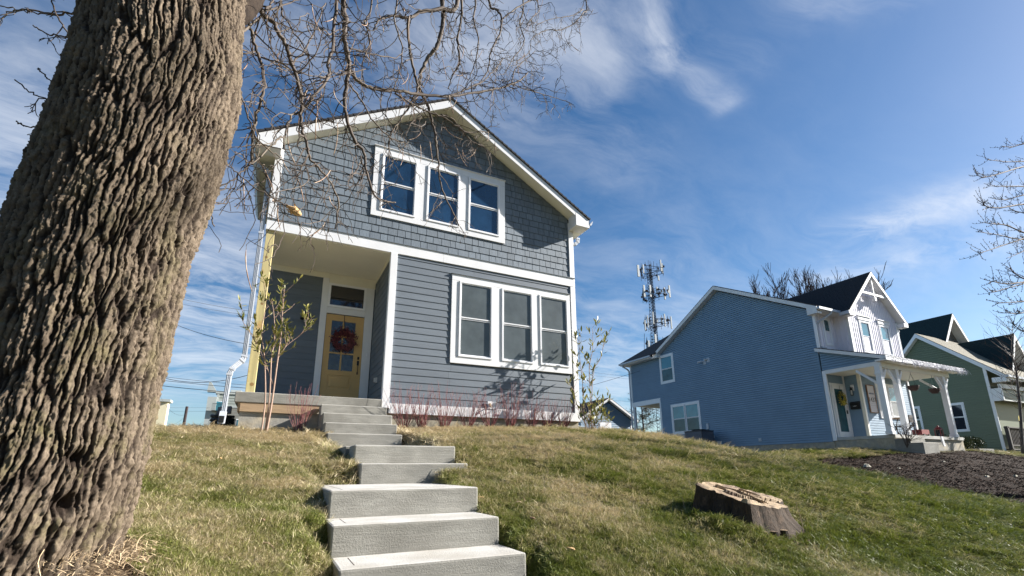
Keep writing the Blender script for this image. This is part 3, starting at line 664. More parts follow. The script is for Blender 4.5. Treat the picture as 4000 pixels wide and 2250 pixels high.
    for (a, b) in ((1.60,2.40),(2.655,3.455),(3.69,4.52)):
        window(F, h, a, b, 5.53, 6.965, 'glassup', fw=.036, depth=.052, inset=.035, midz=6.245)
    for (u0,u1,z0,z1,wz0,wz1,ws) in ((3.33,6.52,2.25,4.34,2.405,4.192,((3.515,4.342),(4.588,5.420),(5.618,6.440))),(1.42,4.67,5.38,7.12,5.53,6.965,((1.60,2.40),(2.655,3.455),(3.69,4.52)))):
        trim('head_casing', [(u0,u1,wz1+.002,z1)], d=.034); trim('sill_casing', [(u0,u1,z0,wz0-.002)], d=.034)
        e = [u0]+[x for w in ws for x in w]+[u1]
        for k in range(0, len(e), 2): trim('side_casing', [(e[k], e[k+1]-(.002 if k+2 < len(e) else 0), wz0-.001, wz1+.001)], d=.032)
        g = G(*F); g.box(u0-.02,u1+.02,-.01,.058,z1+.001,z1+.014); g.obj('drip_cap', 'lap' if z0 < 3 else 'white', h)
    # roof
    ya, yb = 9.39, 12.9; xl, xr = XA-3.92, XA+3.92; zr = 8.675; ze = zr-SL*3.92
    for sgn, xe in ((-1, xl), (1, xr)):
        o = roofslab(h, 'roof', (xe+sgn*.02, ya-.03, ze+.02), (xe+sgn*.02, yb, ze+.02), (XA, yb, zr+.03), (XA, ya-.03, zr+.03), th=.045, courses=32)
    # rake fascia boards and sloping soffits
    for sgn, xe in ((-1, xl), (1, xr)):
        fh = .185
        A = [(xe,ya,ze+.015),(XA-sgn*.0005,ya,zr+.015),(XA-sgn*.0005,ya,zr-fh),(xe,ya,ze-fh)]
        g = G(); g.prism(A, [(x,y+.024,z) for x,y,z in A]); g.obj('rake_board', 'white', h, bevel=.002)
        sz = lambda x: ZS+.012-SL*abs(x-XA)
        A = [(xe,ya+.024,sz(xe)),(XA,ya+.024,sz(XA)),(XA,9.80,sz(XA)),(xe,9.80,sz(xe))]
        g = G(); g.prism(A, [(x,y,z+.02) for x,y,z in A]); g.obj('soffit', 'cream', h)
        # boxed eave with level soffit
        xi = XA+sgn*3.50; zb = 6.17; x0, x1 = min(xe,xi), max(xe,xi)
        g = G(); A = [(xi,ya-.004,zb),(xe,ya-.004,zb),(xe,ya-.004,ze-.02),(xi,ya-.004,ze+SL*.42-.10)]
        g.prism(A, [(x,9.745,z) for x,y,z in A]); g.obj('eave_return', 'white', h, bevel=.003)
        g = G(); g.box(x0,x1,9.75,yb,zb+.012,zb+.03); g.obj('soffit', 'cream', h)
        g = G(); g.box(min(xe,xe-sgn*.02),max(xe,xe-sgn*.02),9.75,yb,zb,ze+.01); g.obj('fascia', 'white', h)
        # gutter
        g = G(); a = xe+sgn*.002; pr = [(a,ze-.13),(a+sgn*.055,ze-.13),(a+sgn*.085,ze-.085),(a+sgn*.10,ze-.03),(a+sgn*.118,ze-.012),(a+sgn*.118,ze+.0),(a+sgn*.10,ze+.0),(a+sgn*.092,ze-.03),(a+sgn*.075,ze-.08),(a+sgn*.05,ze-.12),(a+sgn*.008,ze-.12),(a+sgn*.008,ze+.0),(a,ze+.0)]
        n = len(pr)
        for k in range(n):
            p, q = pr[k], pr[(k+1)%n]; g.quad((p[0],ya-.01,p[1]),(q[0],ya-.01,q[1]),(q[0],yb,q[1]),(p[0],yb,p[1]))
        g.prism([(x,ya-.012,z) for x,z in pr[:7]], [(x,ya-.006,z) for x,z in pr[:7]])
        g.obj('gutter', 'gutter', h)
    # downspouts
    downspout(h, [(7.10,10.1,6.22),(7.10,10.1,6.12),(7.02,10.1,6.03),(6.82,10.1,5.98),(6.765,10.1,5.90),(6.765,10.1,5.78),(6.765,10.1,1.10),(6.77,10.06,1.02),(6.83,9.96,.955),(6.93,9.85,.935)])
    downspout(h, [(-.95,10.05,6.24),(-.95,10.05,6.14),(-.84,10.05,6.06),(-.68,9.98,5.98),(-.615,9.93,5.88),(-.60,9.83,5.70),(-.600,9.80,4.5),(-.600,9.79,2.02),(-.615,9.78,1.93),(-.755,9.74,1.76),(-.79,9.73,1.66),(-.80,9.71,.90)], w=.080)
    g = G(); g.prism([(-.85,9.66,.98),(-.75,9.66,.98),(-.75,9.77,.98),(-.85,9.77,.98)], [(-.855,9.56,.76),(-.755,9.56,.76),(-.755,9.70,.78),(-.855,9.70,.78)]); o = g.obj('spout_elbow', 'gutter', h)
    g = G(); g.box(-.845,-.765,9.545,9.60,.775,.89); g.obj('opening', 'black', o)
    # porch
    g = G(); g.box(-.66,1.914,9.70,11.62,1.157,1.347); g.obj('porch_slab', STEPM, h, bevel=.012)
    g = G(); A = [(-.56,1.00),(.62,.985),(.70,1.00),(.745,1.04),(.76,1.09),(.80,1.10),(.80,1.155),(-.56,1.155)]
    g.prism([(x,9.715,z) for x,z in A], [(x,9.755,z) for x,z in A]); g.obj('form_board', 'formboard', h)
    g = G(); g.box(-.60,-.56,9.73,11.6,1.0,1.155); g.obj('form_board', 'formboard', h)
    g = G(); g.box(-.56,1.99,9.76,9.95,.1,1.155); g.box(-.56,-.38,9.95,11.7,.1,1.155); g.obj('porch_foundation', 'found', h)
    g = G(); g.box(-.53,1.96,9.80,11.62,4.60,4.615); g.obj('porch_ceiling', 'cream', h)
    g = G(); g.box(-.52,1.915,9.79,9.86,4.560,4.60); g.obj('porch_beam', 'cream', h)
    P = front(11.62)
    def pt(name, boxes, m='cream', d=.03, dep=None):
        g = G(*P)
        for (a,b,c,e) in boxes: g.box(a,b,-.01,d,c,e)
        return g.obj(name, m, h, bevel=.0015)
    pt('frieze_board', [(-.50,.86,4.468,4.598),(.863,1.945,4.36,4.598)])
    pt('door_casing', [(.717,.858,1.35,4.467)], 'white'); pt('door_casing', [(1.737,1.93,1.35,4.359)], 'white')
    pt('door_head', [(.862,1.735,3.60,3.752)], 'white')
    g = G(*left(1.958)); g.box(9.87,11.60,-.005,.02,4.50,4.598); g.obj('frieze_board', 'cream', h)
    window(P, h, .860, 1.735, 3.755, 4.352, 'glassdark', frame='vinylw', fw=.05, mid=False, inset=.035, name='transom_window')
    # front door
    dp = front(11.625); g = G(*dp)
    def bx(u0,u1,z0,z1,a=-.02,b=.0): g.box(u0,u1,a,b,z0,z1)
    bx(.866,1.000,1.35,3.585); bx(1.545,1.733,1.35,3.585); bx(1.0,1.545,3.435,3.585); bx(1.0,1.545,2.118,2.235); bx(1.0,1.545,1.35,1.80)
    bx(1.0,1.02,1.80,2.118); bx(1.525,1.545,1.80,2.118); bx(1.0,1.545,1.35,1.36)
    bx(1.249,1.285,2.235,3.435,-.014,-.001); bx(1.0,1.545,2.630,2.665,-.014,-.002); bx(1.0,1.545,3.035,3.07,-.014,-.002)
    d = g.obj('door', 'door', h, bevel=.003)
    g = G(*dp); g.box(1.022,1.523,-.02,-.010,1.802,2.116); g.prism([g.p(1.05,-.010,1.83),g.p(1.495,-.010,1.83),g.p(1.495,-.010,2.088),g.p(1.05,-.010,2.088)],[g.p(1.075,-.003,1.855),g.p(1.47,-.003,1.855),g.p(1.47,-.003,2.063),g.p(1.075,-.003,2.063)]); g.obj('raised_panel', 'door', d)
    for (a,b) in ((1.0,1.249),(1.285,1.545)):
        for (c,e) in ((2.235,2.630),(2.665,3.035),(3.07,3.435)):
            g = G(*dp); g.box(a,b,-.02,-.012,c,e); g.obj('pane', 'glassdoor', d)
    g = G(*dp); g.box(1.640,1.685,.001,.014,2.53,2.60); g.box(1.655,1.669,.014,.024,2.556,2.574); g.obj('deadbolt', 'black', d, bevel=.002)
    g = G(*dp); g.box(1.638,1.684,.001,.018,2.39,2.50); g.obox(g.p(1.661,.012,2.40), g.p(1.661,.045,2.36), .014,.014); g.obox(g.p(1.661,.045,2.36), g.p(1.661,.045,2.24), .013,.013); g.obox(g.p(1.661,.045,2.24), g.p(1.661,.010,2.21), .014,.014); g.box(1.648,1.674,.001,.014,2.17,2.225); g.obj('handle', 'black', d)
    g = G(*P); g.box(1.83,1.858,.03,.042,2.63,2.695); g.obj('doorbell', 'vinylw', h)
    # porch lantern on the dark wall: flared shade
    g = G(); c = (.42, 11.48, 3.33); g.lathe(c, [(.022,.20),(.024,.16),(.05,.13),(.055,.10),(.128,.025),(.13,.015),(.118,.02),(.05,.09)], 20)
    g.tube([(.42,11.62,3.50),(.42,11.56,3.56),(.42,11.48,3.57),(.42,11.48,3.50)], .011, 8); g.box(.37,.47,11.59,11.615,3.42,3.55)
    ln = g.obj('porch_lantern', 'black', h, smooth=False); g = G(); g.lathe((.42,11.48,3.27), [(.01,.0),(.035,.01),(.045,.06),(.035,.12)], 12); g.obj('bulb', 'lensglass', ln, smooth=True)
    # outlet on the side wall, pedestal box on the base board
    g = G(*left(1.955)); g.box(10.55,10.64,.012,.05,1.83,1.94); g.box(10.562,10.628,.05,.085,1.84,1.93); g.obj('outlet_cover', 'lensglass', h)
    g = G(*F); g.box(4.232,4.335,.034,.050,1.278,1.445); g.box(4.338,4.445,.034,.050,1.272,1.438); o = g.obj('vent_plate', 'white', h, bevel=.002)
    g = G(*F); g.box(4.27,4.31,.05,.062,1.33,1.40); g.tube([g.p(4.285,.06,1.335), g.p(4.285,.10,1.33), g.p(4.285,.12,1.30)], .012, 8); g.obj('hose_tap', 'formboard', o)
    g = G(); g.box(-.515,-.368,9.785,9.925,1.348,4.575); g.obj('porch_post', 'pine', h, bevel=.006)
    g = G()
    for (z, r) in ((1.50,.033),(2.40,.028),(3.05,.026),(4.0,.025)): 
        g.tube([(-.44+.02*math.sin(z*9),9.7838,z),(-.44+.02*math.sin(z*9),9.7842,z)], r, 14)
    g.obj('knot', mat('pine knot', (.28,.17,.06), .6, .4, 60), h)
    return h
HOUSE1 = build_house1()
# wreath on the yellow door, hung from a strap
def wreath(name, label, c, R, r, n, m, fr, leaf=.05, strap=None, seed=1, thick=.05):
    rr = random.Random(seed); t = thing(name, label, 'wreath', c)
    c = Vector(c); U = Vector(fr[1]); Nn = Vector(fr[2]); g = G()
    for k in range(n):
        a = rr.uniform(0, 6.283); q = R+rr.gauss(0, r); dd = rr.uniform(.0, thick); p = c+U*(math.cos(a)*q)+Vector((0,0,math.sin(a)*q))+Nn*dd
        dr = (U*(math.cos(a+rr.uniform(.6,1.9)))+Vector((0,0,math.sin(a+rr.uniform(.6,1.9))))+Nn*rr.uniform(0,.8)).normalized()
        s = dr.cross(Nn+Vector((rr.uniform(-.5,.5),0,rr.uniform(-.5,.5)))).normalized(); L = leaf*rr.uniform(.6,1.3)
        g.quad(p, p+dr*L*.5+s*L*.24, p+dr*L, p+dr*L*.5-s*L*.24)
    g.obj('leaves', m, t, kind='stuff')
    g = G(); g.tube([c+U*(math.cos(k/16*6.283)*R)+Vector((0,0,math.sin(k/16*6.283)*R))+Nn*.015 for k in range(17)], .014, 5); g.obj('ring', 'twig', t)
    if strap: g = G(*fr); a = Vector(strap); g.prism([a-U*.008,a+U*.008,c+U*.008+Vector((0,0,R)),c-U*.008+Vector((0,0,R))],[a-U*.008+Nn*.004,a+U*.008+Nn*.004,c+U*.008+Vector((0,0,R))+Nn*.004,c-U*.008+Vector((0,0,R))+Nn*.004]); g.obj('hanger', 'black', t)
    return t
wreath('door_wreath', 'dark red berry wreath hanging by a strap on the yellow front door', (1.30,11.612,2.96), .195, .055, 900, 'wreathred', front(11.61), .05, strap=(1.268,11.613,3.585), seed=3, thick=.07)
g = G(); r_ = random.Random(2)
for k in range(26): a = (1.78+r_.uniform(-.09,.09), 11.2+r_.uniform(-.05,.05), 1.37+r_.uniform(0,.03)); g.box(a[0],a[0]+.03,a[1],a[1]+.03,a[2]-.02,a[2]+.02)
tag(g.obj('boot_scraper', 'black', None), 'small black iron ornament on the porch slab right of the yellow door', 'ornament')
# ------------------------------------------------------------------ drain pipe coil by the left corner
g = G(); t = thing('drain_pipe_coil', 'black corrugated drain pipe coiled at the left corner of the grey house', 'pipe coil', (-.86,10.5,.66))
for k in range(7):
    z = .70+k*.045; R = .18-.006*(k%2)
    pts = [(-.86+R*math.cos(a*6.283/26)+.01*math.sin(k*3), 10.5+R*math.sin(a*6.283/26), z+.015*math.sin(a*6.283/26+k)) for a in range(27)]
    g = G(); g.tube(pts, [.027 if (i%2) else .022 for i in range(27)], 8); g.obj('coil', 'blackplastic', t)
g = G(); 
for k in range(6): g.prism([(-.97+.004*k,10.38,1.0+k*.022),(-.74,10.38,1.03+k*.022),(-.74,10.6,1.03+k*.022),(-.97+.004*k,10.6,1.0+k*.022)],[(-.97+.004*k,10.38,1.016+k*.022),(-.74,10.38,1.046+k*.022),(-.74,10.6,1.046+k*.022),(-.97+.004*k,10.6,1.016+k*.022)])
o = g.obj('slatted_crate', 'slate', None); tag(o, 'slate grey slatted crate lying on the black pipe coil', 'crate')
# ------------------------------------------------------------------ the blue house
def build_house2():
    h = thing('blue_house', 'two storey blue vinyl sided house with white front gable and porch on the right', 'house', (22.5, 16, .7))
    X = 20.0; F = left(X); yr, zr = 16.15, 9.02; sf = (zr-6.38)/(yr-11.2); sr = (zr-6.38)/(20.9-yr)
    Yf, Yb, Yr = 11.6, 11.04, 23.3
    zsf = lambda y: zr-.16-(sf*(yr-y) if y < yr else sr*(y-yr))
    g = G(); A = [(X+.03,11.63,.9),(X+.03,20.9,.9),(X+.03,20.9,3.90),(X+.03,23.27,3.90),(X+.03,23.27,6.40),(X+.03,20.9,6.40),(X+.03,yr,zsf(yr)),(X+.03,11.63,zsf(11.63))]
    B = [(25.32,y,z) for x,y,z in A]
    g.prism(A, B); g.obj('wall', 'vinylblue', h)
    g = G(); g.box(22.3,25.32,20.9,23.27,.9,3.9); g.box(21.55,25.32,11.07,11.62,.9,6.5); g.obj('wall', 'vinylblue', h)
    g = G(); g.box(X-.0,25.3,11.55,22.0,.2,.94); g.box(20.03,25.1,9.48,11.55,.2,.98); g.obj('foundation', 'found', h)
    cuts = [(-sf, 1, zr-.155-sf*yr), (sr, 1, zr-.155+sr*yr)]
    # vinyl courses on the long side
    wins = [(20.68-.0,20.68,0,0)]
    W1 = (19.60,20.70,4.66,6.34); W2 = (18.05,20.10,1.74,3.40)
    n = 0
    for (u0,u1,z0,z1,cc) in ((11.60,20.9,.94,3.8864,[]),(11.60,23.22,3.8864,6.4264,[]),(11.6,20.9,6.4264,9.0,cuts)):
        siding(F, h, 'vinylblue', u0, u1, z0, z1, .1016, cuts=cc, holes=[(W1[0]+.05,W1[1]-.05,W1[2]+.03,W1[3]-.03),(W2[0]+.05,W2[1]-.05,W2[2]+.03,W2[3]-.03)], proud=.026, slot=.015)
    # side triangle over the porch beam
    siding(F, h, 'vinylblue', 9.50, 11.55, 3.80, 4.75, .1016, cuts=[(-.345,1,4.70-.345*11.6)], proud=.026, slot=.015)
    def tr(name, boxes, fr=F, d=.03, m='vinylw'):
        g = G(*fr)
        for (a,b,c,e) in boxes: g.box(a,b,-.03,d,c,e)
        return g.obj(name, m, h)
    def casing(fr, u0,u1,z0,z1,w=.09,d=.028): tr('casing', [(u0,u1,z0,z0+w),(u0,u1,z1-w,z1),(u0,u0+w,z0+w,z1-w),(u1-w,u1,z0+w,z1-w)], fr, d)
    casing(F, *W1); window(F, h, W1[0]+.09, W1[1]-.09, W1[2]+.09, W1[3]-.09, 'glassteal', 'glassdteal', fw=.04, depth=.035)
    casing(F, *W2); um = (W2[0]+W2[1])/2
    window(F, h, W2[0]+.09, um-.02, W2[2]+.09, W2[3]-.09, 'glassteal', 'glassdteal', fw=.04, depth=.035); window(F, h, um+.02, W2[1]-.09, W2[2]+.09, W2[3]-.09, 'glassteal', 'glassdteal', fw=.04, depth=.035)
    tr('corner_board', [(11.50,11.60,4.78,6.30)]); tr('corner_board', [(23.22,23.32,3.90,6.40)]); tr('corner_board', [(11.43,11.57,.98,3.79)]); tr('corner_board', [(20.84,20.94,.98,3.62)])
    # rear porch: opening, beam, corner posts
    tr('porch_beam', [(20.86,23.32,3.62,3.90)], d=.02)
    g = G(); g.box(20.0,20.14,23.14,23.30,.6,3.62); g.obj('porch_post', 'white', h)
    g = G(); g.box(20.0,22.3,20.95,23.3,3.66,3.70); g.obj('porch_ceiling', 'cream', h)
    g = G(); g.box(20.0,22.3,20.95,23.3,.5,.86); g.obj('rear_porch_slab', 'conc', h)
    g = G(); g.box(22.22,22.32,23.27,23.32,.8,3.66); g.obj('corner_board', 'white', h)
    siding(left(22.295), h, 'vinylblue', 20.95, 23.2, .9, 3.66, .1016)
    # main roof, ridge along x, with rakes overhanging the left gable
    xo = 19.70; xe = 25.65; yf = 11.20; yq = 20.9; ze = 6.38
    roofslab(h, 'roofbrown', (xo,yf,ze+.09), (xe,yf,ze+.09), (xe,yr,zr+.09), (xo,yr,zr+.09), courses=40)
    roofslab(h, 'roofbrown', (xo,yq,ze+.09), (xe,yq,ze+.09), (xe,yr,zr+.09), (xo,yr,zr+.09), courses=30)
    for (ye) in (yf, yq):
        A = [(xo,ye,ze+.08),(xo,yr,zr+.08),(xo,yr,zr-.10),(xo,ye,ze-.10)]; g = G(); g.prism(A, [(x+.03,y,z) for x,y,z in A]); g.obj('rake_board', 'white', h)
        A = [(xo+.03,ye,ze-.10),(xo+.03,yr,zr-.10),(20.02,yr,zr-.12),(20.02,ye,ze-.12)]; g = G(); g.prism(A, [(x,y,z+.03) for x,y,z in A]); g.obj('soffit', 'gutter', h)
    g = G(); A = [(xo-.004,yf,6.18),(xo-.004,yf+.42,6.18),(xo-.004,yf+.42,6.50),(xo-.004,yf,6.36)]; g.prism(A, [(20.02,y,z) for x,y,z in A]); A = [(xo-.004,yq+.02,6.24),(xo-.004,yq-.32,6.24),(xo-.004,yq-.32,6.50),(xo-.004,yq+.02,6.44)]; g.prism(A, [(20.02,y,z) for x,y,z in A]); g.obj('eave_return', 'white', h)
    # hipped rear roof
    x0, y0, z0 = 19.55, 23.72, 6.42; x1 = 25.8; s = .74; t = (x1-x0)/2
    roofslab(h, 'roofbrown', (x0,20.6,z0), (x0,y0,z0), (x0+t,y0-t,z0+s*t), (x0+t,20.6,z0+s*t) , name='roof')
    g = G(); g.tri((x0,y0,z0),(x1,y0,z0),(x0+t,y0-t,z0+s*t)); g.quad((x1,20.6,z0),(x1,y0,z0),(x0+t,y0-t,z0+s*t),(x0+t,20.6,z0+s*t)); g.obj('roof', 'roofbrown', h)
    g = G(); g.box(x0,x0+.02,20.95,y0,z0-.16,z0); g.box(x0,x1,y0-.02,y0,z0-.16,z0); g.obj('fascia', 'white', h)
    g = G(); g.box(x0-.10,x0-.002,20.95,y0+.05,z0-.11,z0-.01); g.obj('gutter', 'gutter', h)
    g = G(); g.box(x0+.02,20.0,20.95,y0-.03,z0-.165,z0-.14); g.box(20.0,25.4,23.32,y0-.03,z0-.165,z0-.14); g.obj('soffit', 'white', h)
    downspout(h, [(19.52,23.45,6.30),(19.52,23.45,6.20),(19.85,23.38,6.02),(19.93,23.36,5.9),(19.93,23.36,.8)], w=.07)
    # white upper front: recessed part, side of the bump, gable front
    fA, fB, sB = front(Yf), front(Yb), left(21.52)
    g = G(*fA); g.box(20.0,21.52,-.03,.012,4.55,6.34); g.obj('wall', 'bnb', h)
    g = G(*sB); g.box(11.04,11.6,-.03,.012,4.55,6.34); g.obj('wall', 'bnb', h)
    XC = 23.435; zp = 8.34; sg = .945; zw = lambda x: zp-sg*abs(x-XC)
    g = G(*fB); g.wallprism([(21.52,4.55),(25.35,4.55),(25.35,zw(25.35)),(XC,zw(XC)),(21.52,zw(21.52))], -.03, .012); g.obj('wall', 'bnb', h)
    u = 21.66
    while u < 25.3:
        sp = [(4.6, zw(u+.02)-.02)]
        if any(a-.09 < u < b+.06 for a, b in ((22.28,23.08),(23.80,24.62))): sp = [(4.6,4.715),(6.375,zw(u+.02)-.02)]
        for (za, zb_) in sp: g = G(*fB); g.box(u,u+.030,.012,.026,za,zb_); g.obj('batten', 'bnb', h)
        u += .145
    u = 20.10
    while u < 21.5:
        if not 20.58 < u < 21.16: g = G(*fA); g.box(u,u+.03,.012,.03,4.6,6.34); g.obj('batten', 'bnb', h)
        u += .2
    for y in (11.2,11.38): g = G(*sB); g.box(y,y+.03,.012,.03,4.6,6.34); g.obj('batten', 'bnb', h)
    tr('corner_board', [(20.0,20.10,4.78,6.34)], fA, .034); tr('corner_board', [(21.49,21.62,4.6,6.4)], fB, .036); tr('corner_board', [(25.24,25.38,4.6,6.4)], fB, .036)
    g = G(*sB); g.box(11.0,11.10,-.03,.034,4.6,6.36); g.obj('corner_board', 'white', h)
    casing(fA, 20.62, 21.14, 4.98, 6.22, .06, .036); window(fA, h, 20.68, 21.08, 5.04, 6.16, 'glassdteal', 'glassdark', fw=.03, depth=.04)
    for (a,b) in ((22.28,23.08),(23.80,24.62)):
        casing(fB, a, b, 4.72, 6.18, .07, .038); window(fB, h, a+.07, b-.07, 4.79, 6.11, 'glassteal', 'glassblind', fw=.035, depth=.045)
        g = G(*fB); g.box(a-.06,b+.06,.0,.06,6.182,6.34); g.box(a-.08,b+.08,.0,.09,6.341,6.37); g.obj('window_head', 'white', h)
    # gable roof running back into the main roof
    yo = 10.72; zt = zp+.14
    def zl(x): return zt-sg*abs(x-XC)
    for sgn in (-1,1):
        xe_ = XC+sgn*2.28
        roofslab(h, 'roof', (xe_,yo,zl(xe_)+.02), (xe_,12.4,zl(xe_)+.02), (XC,15.2,zt+.02), (XC,yo,zt+.02), courses=26)
        A = [(xe_,yo,zl(xe_)+.015),(XC,yo,zt+.015),(XC,yo,zt-.15),(xe_,yo,zl(xe_)-.15)]; g = G(); g.prism(A, [(x,y+.025,z) for x,y,z in A]); g.obj('rake_board', 'white', h)
        A = [(xe_,yo+.025,zl(xe_)-.14),(XC,yo+.025,zt-.14),(XC,11.05,zt-.14),(xe_,11.05,zl(xe_)-.14)]; g = G(); g.prism(A, [(x,y,z+.02) for x,y,z in A]); g.obj('soffit', 'white', h)
        g = G(); a, b = sorted((XC+sgn*1.93, xe_)); g.box(a,b,yo+.002,11.04,6.16,6.34); g.obj('eave_return', 'white', h)
    g = G(); g.obox((XC-1.02,yo+.08,7.42),(XC+1.02,yo+.08,7.42),.07,.09); g.obox((XC,yo+.08,7.25),(XC,yo+.08,8.28),.05,.07,up=(0,1,0)); g.box(XC-.06,XC+.06,yo+.02,yo+.14,7.12,7.30); g.obj('gable_brace', 'white', h)
    # gutters
    g = G(); g.box(19.70,21.18,11.08,11.19,6.33,6.43); g.box(21.06,21.15,10.70,11.10,6.20,6.34); g.obj('gutter', 'gutter', h)
    g = G(); g.box(19.72,21.52,11.19,11.62,6.325,6.345); g.obj('soffit', 'white', h)
    downspout(h, [(20.55,11.14,6.33),(20.55,11.14,6.25),(20.15,11.42,5.92),(20.08,11.53,5.80),(20.08,11.53,4.86),(20.12,11.46,4.78),(20.22,11.36,4.76)], w=.065)
    downspout(h, [(25.62,11.2,6.2),(25.62,11.1,6.1),(25.42,11.05,5.9),(25.42,11.05,4.8)], w=.06)
    # front porch: roof, beams, posts with braces, slab, ceiling
    ypf, zpf = 9.14, 3.93; ypb, zpb = 11.62, 4.76
    roofslab(h, 'roofbrown', (19.78,ypf,zpf), (25.6,ypf,zpf), (25.6,ypb,zpb), (19.78,ypb,zpb), courses=14)
    A = [(19.78,ypf,zpf),(19.78,ypb,zpb),(19.78,ypb,zpb-.14),(19.78,ypf,zpf-.14)]; g = G(); g.prism(A, [(x+.03,y,z) for x,y,z in A]); g.box(19.78,25.6,ypf-.02,ypf,zpf-.16,zpf+.01); g.box(19.78,20.02,ypf,9.5,zpf-.16,zpf-.1); g.obj('fascia', 'white', h)
    g = G(); g.box(19.93,20.02,9.40,11.43,3.64,3.795); g.obj('beam', 'white', h, bevel=.004)
    g = G(); g.box(20.03,25.0,9.41,9.56,3.56,3.79); g.obj('beam', 'cream', h, bevel=.004)
    g = G(); g.box(20.03,25.4,9.56,11.6,3.70,3.72); g.box(20.0,25.4,9.16,9.41,3.74,3.76); g.obj('porch_ceiling', 'cream', h)
    for k, xc in enumerate((19.93, 21.02, 24.55)):
        g = G(); g.box(xc-.09,xc+.09,9.42,9.60,1.10,3.56 if k else 3.64); g.box(xc-.115,xc+.115,9.395,9.625,1.10,1.22); g.box(xc-.11,xc+.11,9.40,9.62,3.30,3.36); o = g.obj('porch_post', 'white', h, bevel=.004)
        g = G()
        if k != 0: g.obox((xc-.08,9.5,3.05),(xc-.50,9.5,3.52),.08,.09)
        g.obox((xc+.08,9.5,3.05),(xc+.42,9.5,3.52),.08,.09)
        if k != 1: g.obox((xc,9.58,2.95),(xc,10.25,3.56),.08,.09,up=(1,0,0))
        g.obj('brace', 'white', o)
    g = G(); g.box(20.0,25.05,9.42,11.6,.98,1.10); g.obj('porch_slab', 'conctop', h, bevel=.01)
    for (a,b,c) in ((8.98,9.46,.94),(8.62,9.00,.78)): g = G(); g.box(19.97,20.98,a,b-.002,.3,c); g.obj('step', STEPM, h, bevel=.01)
    # porch walls
    siding(front(11.66), h, 'vinylblue', 20.0, 21.50, 1.10, 3.70, .1016, slot=.02); siding(left(21.53), h, 'vinylblue', 11.12, 11.66, 1.10, 3.70, .1016); siding(front(11.055), h, 'vinylblue', 21.64, 25.25, 1.10, 3.70, .1016, holes=[(22.70,24.28,2.0,3.36)])
    tr('corner_board', [(21.50,21.63,1.1,3.7)], fB, .03); tr('corner_board', [(25.24,25.36,1.1,3.7)], fB, .03); tr('corner_board', [(21.42,21.52,1.1,3.7)], front(11.64), .03)
    g = G(*sB); g.box(11.0,11.11,-.01,.03,1.1,3.7); g.obj('corner_board', 'cream', h)
    casing(fB, 22.62, 24.34, 1.93, 3.42, .08, .035); window(fB, h, 22.70, 23.46, 2.01, 3.34, 'glassteal', 'glassblind', fw=.035, depth=.045); window(fB, h, 23.50, 24.26, 2.01, 3.34, 'glassteal', 'glassblind', fw=.035, depth=.045)
    # storm door
    g = G(*front(11.66)); g.box(20.42,21.42,.0,.05,1.10,3.36); dfr = g.obj('door_frame', 'white', h)
    g = G(*front(11.66)); g.box(20.52,20.64,.05,.075,1.14,3.27); g.box(21.22,21.34,.05,.075,1.14,3.27); g.box(20.64,21.22,.05,.075,3.12,3.27); g.box(20.64,21.22,.05,.075,1.14,1.36); d = g.obj('storm_door', 'white', h)
    g = G(*front(11.66)); g.box(20.64,21.22,.05,.062,1.36,3.12); g.obj('pane', 'glassdteal', d); g = G(*front(11.66)); g.box(21.25,21.29,.075,.11,2.1,2.25); g.obj('handle', 'black', d)
    # lantern, meter boxes, taps
    g = G(*sB); g.box(11.27,11.40,.012,.03,3.05,3.30); g.obj('lamp_plate', 'white', h)
    g = G(); g.box(21.34,21.50,11.30,11.36,3.14,3.18); g.lathe((21.38,11.33,2.84), [(.05,0),(.055,.02),(.045,.03)], 8); g.lathe((21.38,11.33,3.06), [(.08,0),(.03,.06),(.01,.09)], 8)
    for a in range(6): q = a*math.pi/3; g.obox((21.38+.048*math.cos(q),11.33+.048*math.sin(q),2.86),(21.38+.055*math.cos(q),11.33+.055*math.sin(q),3.07),.008,.008)
    l = g.obj('porch_lantern', 'black', h); g = G(); g.lathe((21.38,11.33,2.87), [(.038,0),(.044,.19)], 10); g.obj('lamp_glass', 'lensglass', l)
    g = G(*F); g.box(17.58,17.72,.013,.06,1.88,2.16); o = g.obj('disconnect_box', 'gutter', h); g = G(*F); g.tube([g.p(17.65,.04,1.88), g.p(17.63,.05,1.6), g.p(17.66,.2,1.42)], .012, 6); g.obj('cable', 'wirem', o)
    g = G(*F); g.box(17.30,17.42,.013,.05,1.42,1.54); g.obj('outlet_cover', 'white', h); g = G(*F); g.box(16.9,17.15,.013,.06,1.08,1.24); g.obj('outlet_cover', 'white', h)
    g = G(*F); g.box(14.72,14.86,.013,.04,1.12,1.26); g.tube([g.p(14.79,.04,1.19), g.p(14.79,.10,1.17)], .018, 6); g.obj('hose_tap', 'gutter', h)
    # flood light pair high on the wall
    g = G(*F); g.box(17.35,17.50,.013,.04,5.22,5.45); g.box(17.10,17.28,.013,.04,5.30,5.52); o = g.obj('light_plate', 'gutter', h)
    g = G(*F); g.tube([g.p(17.43,.04,5.36), g.p(17.55,.16,5.39), g.p(17.72,.22,5.36)], [.03,.035,.06], 8); g.tube([g.p(17.2,.04,5.44), g.p(17.36,.14,5.45)], [.03,.05], 8); g.obj('flood_lamp', 'gutter', o)
    return h
HOUSE2 = build_house2()
wreath('door_wreath', 'yellow flower wreath with black ribbon on the storm door of the blue house', (20.98,11.54,2.72), .20, .05, 700, 'wreathyel', front(11.55), .055, strap=(20.96,11.54,3.26), seed=5)
